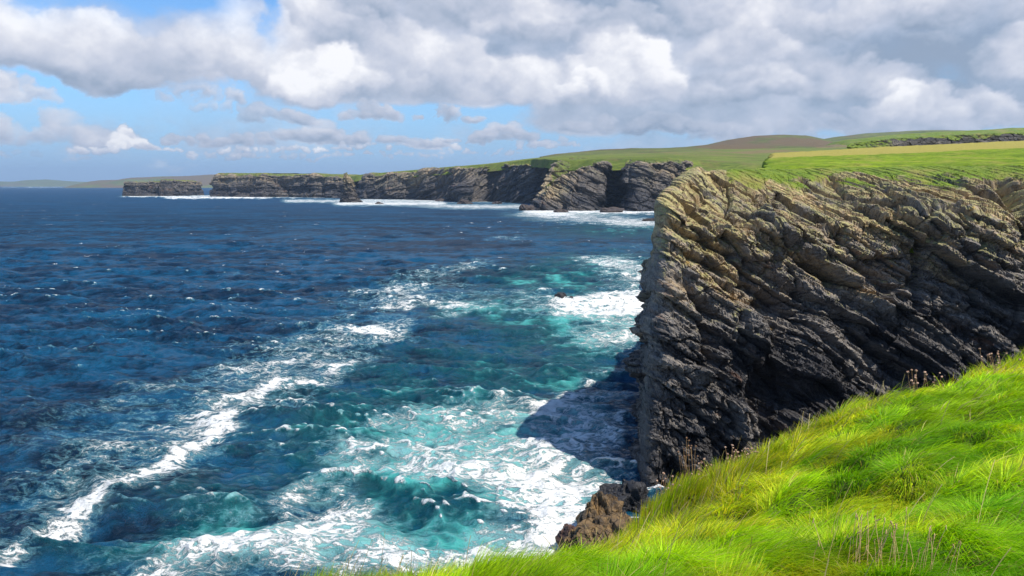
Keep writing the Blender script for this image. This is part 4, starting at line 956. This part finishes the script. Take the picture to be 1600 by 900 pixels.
clump('thrift_plant', 1462, 12.4, 12, .2, .42, .018, M_stem, M_headm, 'second thrift clump right of the pale rock, wider and lower', 'dried thrift along the rim', .25, rs=.0045)
clump('thrift_plant', 1550, 13.2, 14, .3, .36, .018, M_stem, M_headm, 'rightmost thrift clump, half sunk in yellow grass on the rim', 'dried thrift along the rim', .25, rs=.0045)
clump('thrift_plant', 905, 6.6, 12, .2, .2, .010, M_stem, M_headm, 'low thrift clump on the rim below the shore rocks', 'dried thrift along the rim', .3, rs=.0025)
for i_, (px_, yd, n_, lb) in enumerate([(1290, 3.5, 7, 'leftmost tuft of stiff straw stalks at the bottom edge of the near grass'), (1335, 3.5, 8, 'tuft of straw stalks at the bottom edge, second from the left'), (1352, 3.5, 12, 'thickest tuft of reddish straw stalks at the bottom edge'),
                                   (1402, 3.5, 9, 'tallest pale straw tuft at the bottom edge, right of the thickest one'), (1432, 3.5, 3, 'pair of thin straw stalks right of the tallest tuft'), (1455, 3.5, 3, 'rightmost lone straw stalks at the bottom edge')]):
    clump('dry_stalk_tuft', px_, yd, n_, .12, .25, .003, M_straw, M_straw, lb, 'straw stalks at the near grass', .16, rs=.0022)
p_ = ground_at(1447, 13.4)
o = boulder('pale_rock', (p_[0], p_[1] - .2, float(gz(np.array([p_[0]]), np.array([p_[1] - .2]))[0]) + .15), (.24, .25, .34), boulder_material('pale_rock', (.20, .18, .15), (.45, .42, .37)), 91, 'small pale upright rock on the grass rim beside the thrift')

# ------------------------------------------------------------------ haze
def haze():
    x0, x1, y0, y1, z0, z1 = -21000, 21000, -400, 18000, -6, 420
    me = bpy.data.meshes.new('haze'); bm = bmesh.new(); bmesh.ops.create_cube(bm, size=1)
    for v_ in bm.verts: v_.co = Vector(((x0 + x1) / 2 + v_.co.x * (x1 - x0), (y0 + y1) / 2 + v_.co.y * (y1 - y0), (z0 + z1) / 2 + v_.co.z * (z1 - z0)))
    bm.to_mesh(me); bm.free(); m = bpy.data.materials.new('sea_air'); m.use_nodes = True; m.node_tree.nodes.clear()
    ou = m.node_tree.nodes.new('ShaderNodeOutputMaterial'); pv = m.node_tree.nodes.new('ShaderNodeVolumePrincipled')
    pv.inputs['Density'].default_value = 5e-5; pv.inputs['Color'].default_value = (.55, .75, 1.0, 1); pv.inputs['Anisotropy'].default_value = .2
    m.node_tree.links.new(pv.outputs[0], ou.inputs['Volume']); me.materials.append(m)
    o = bpy.data.objects.new('haze', me); C.objects.link(o); o['kind'] = 'stuff'; o['label'] = 'thin blue sea air fading the distant coast'
    o.display_type = 'WIRE'
import os
haze()
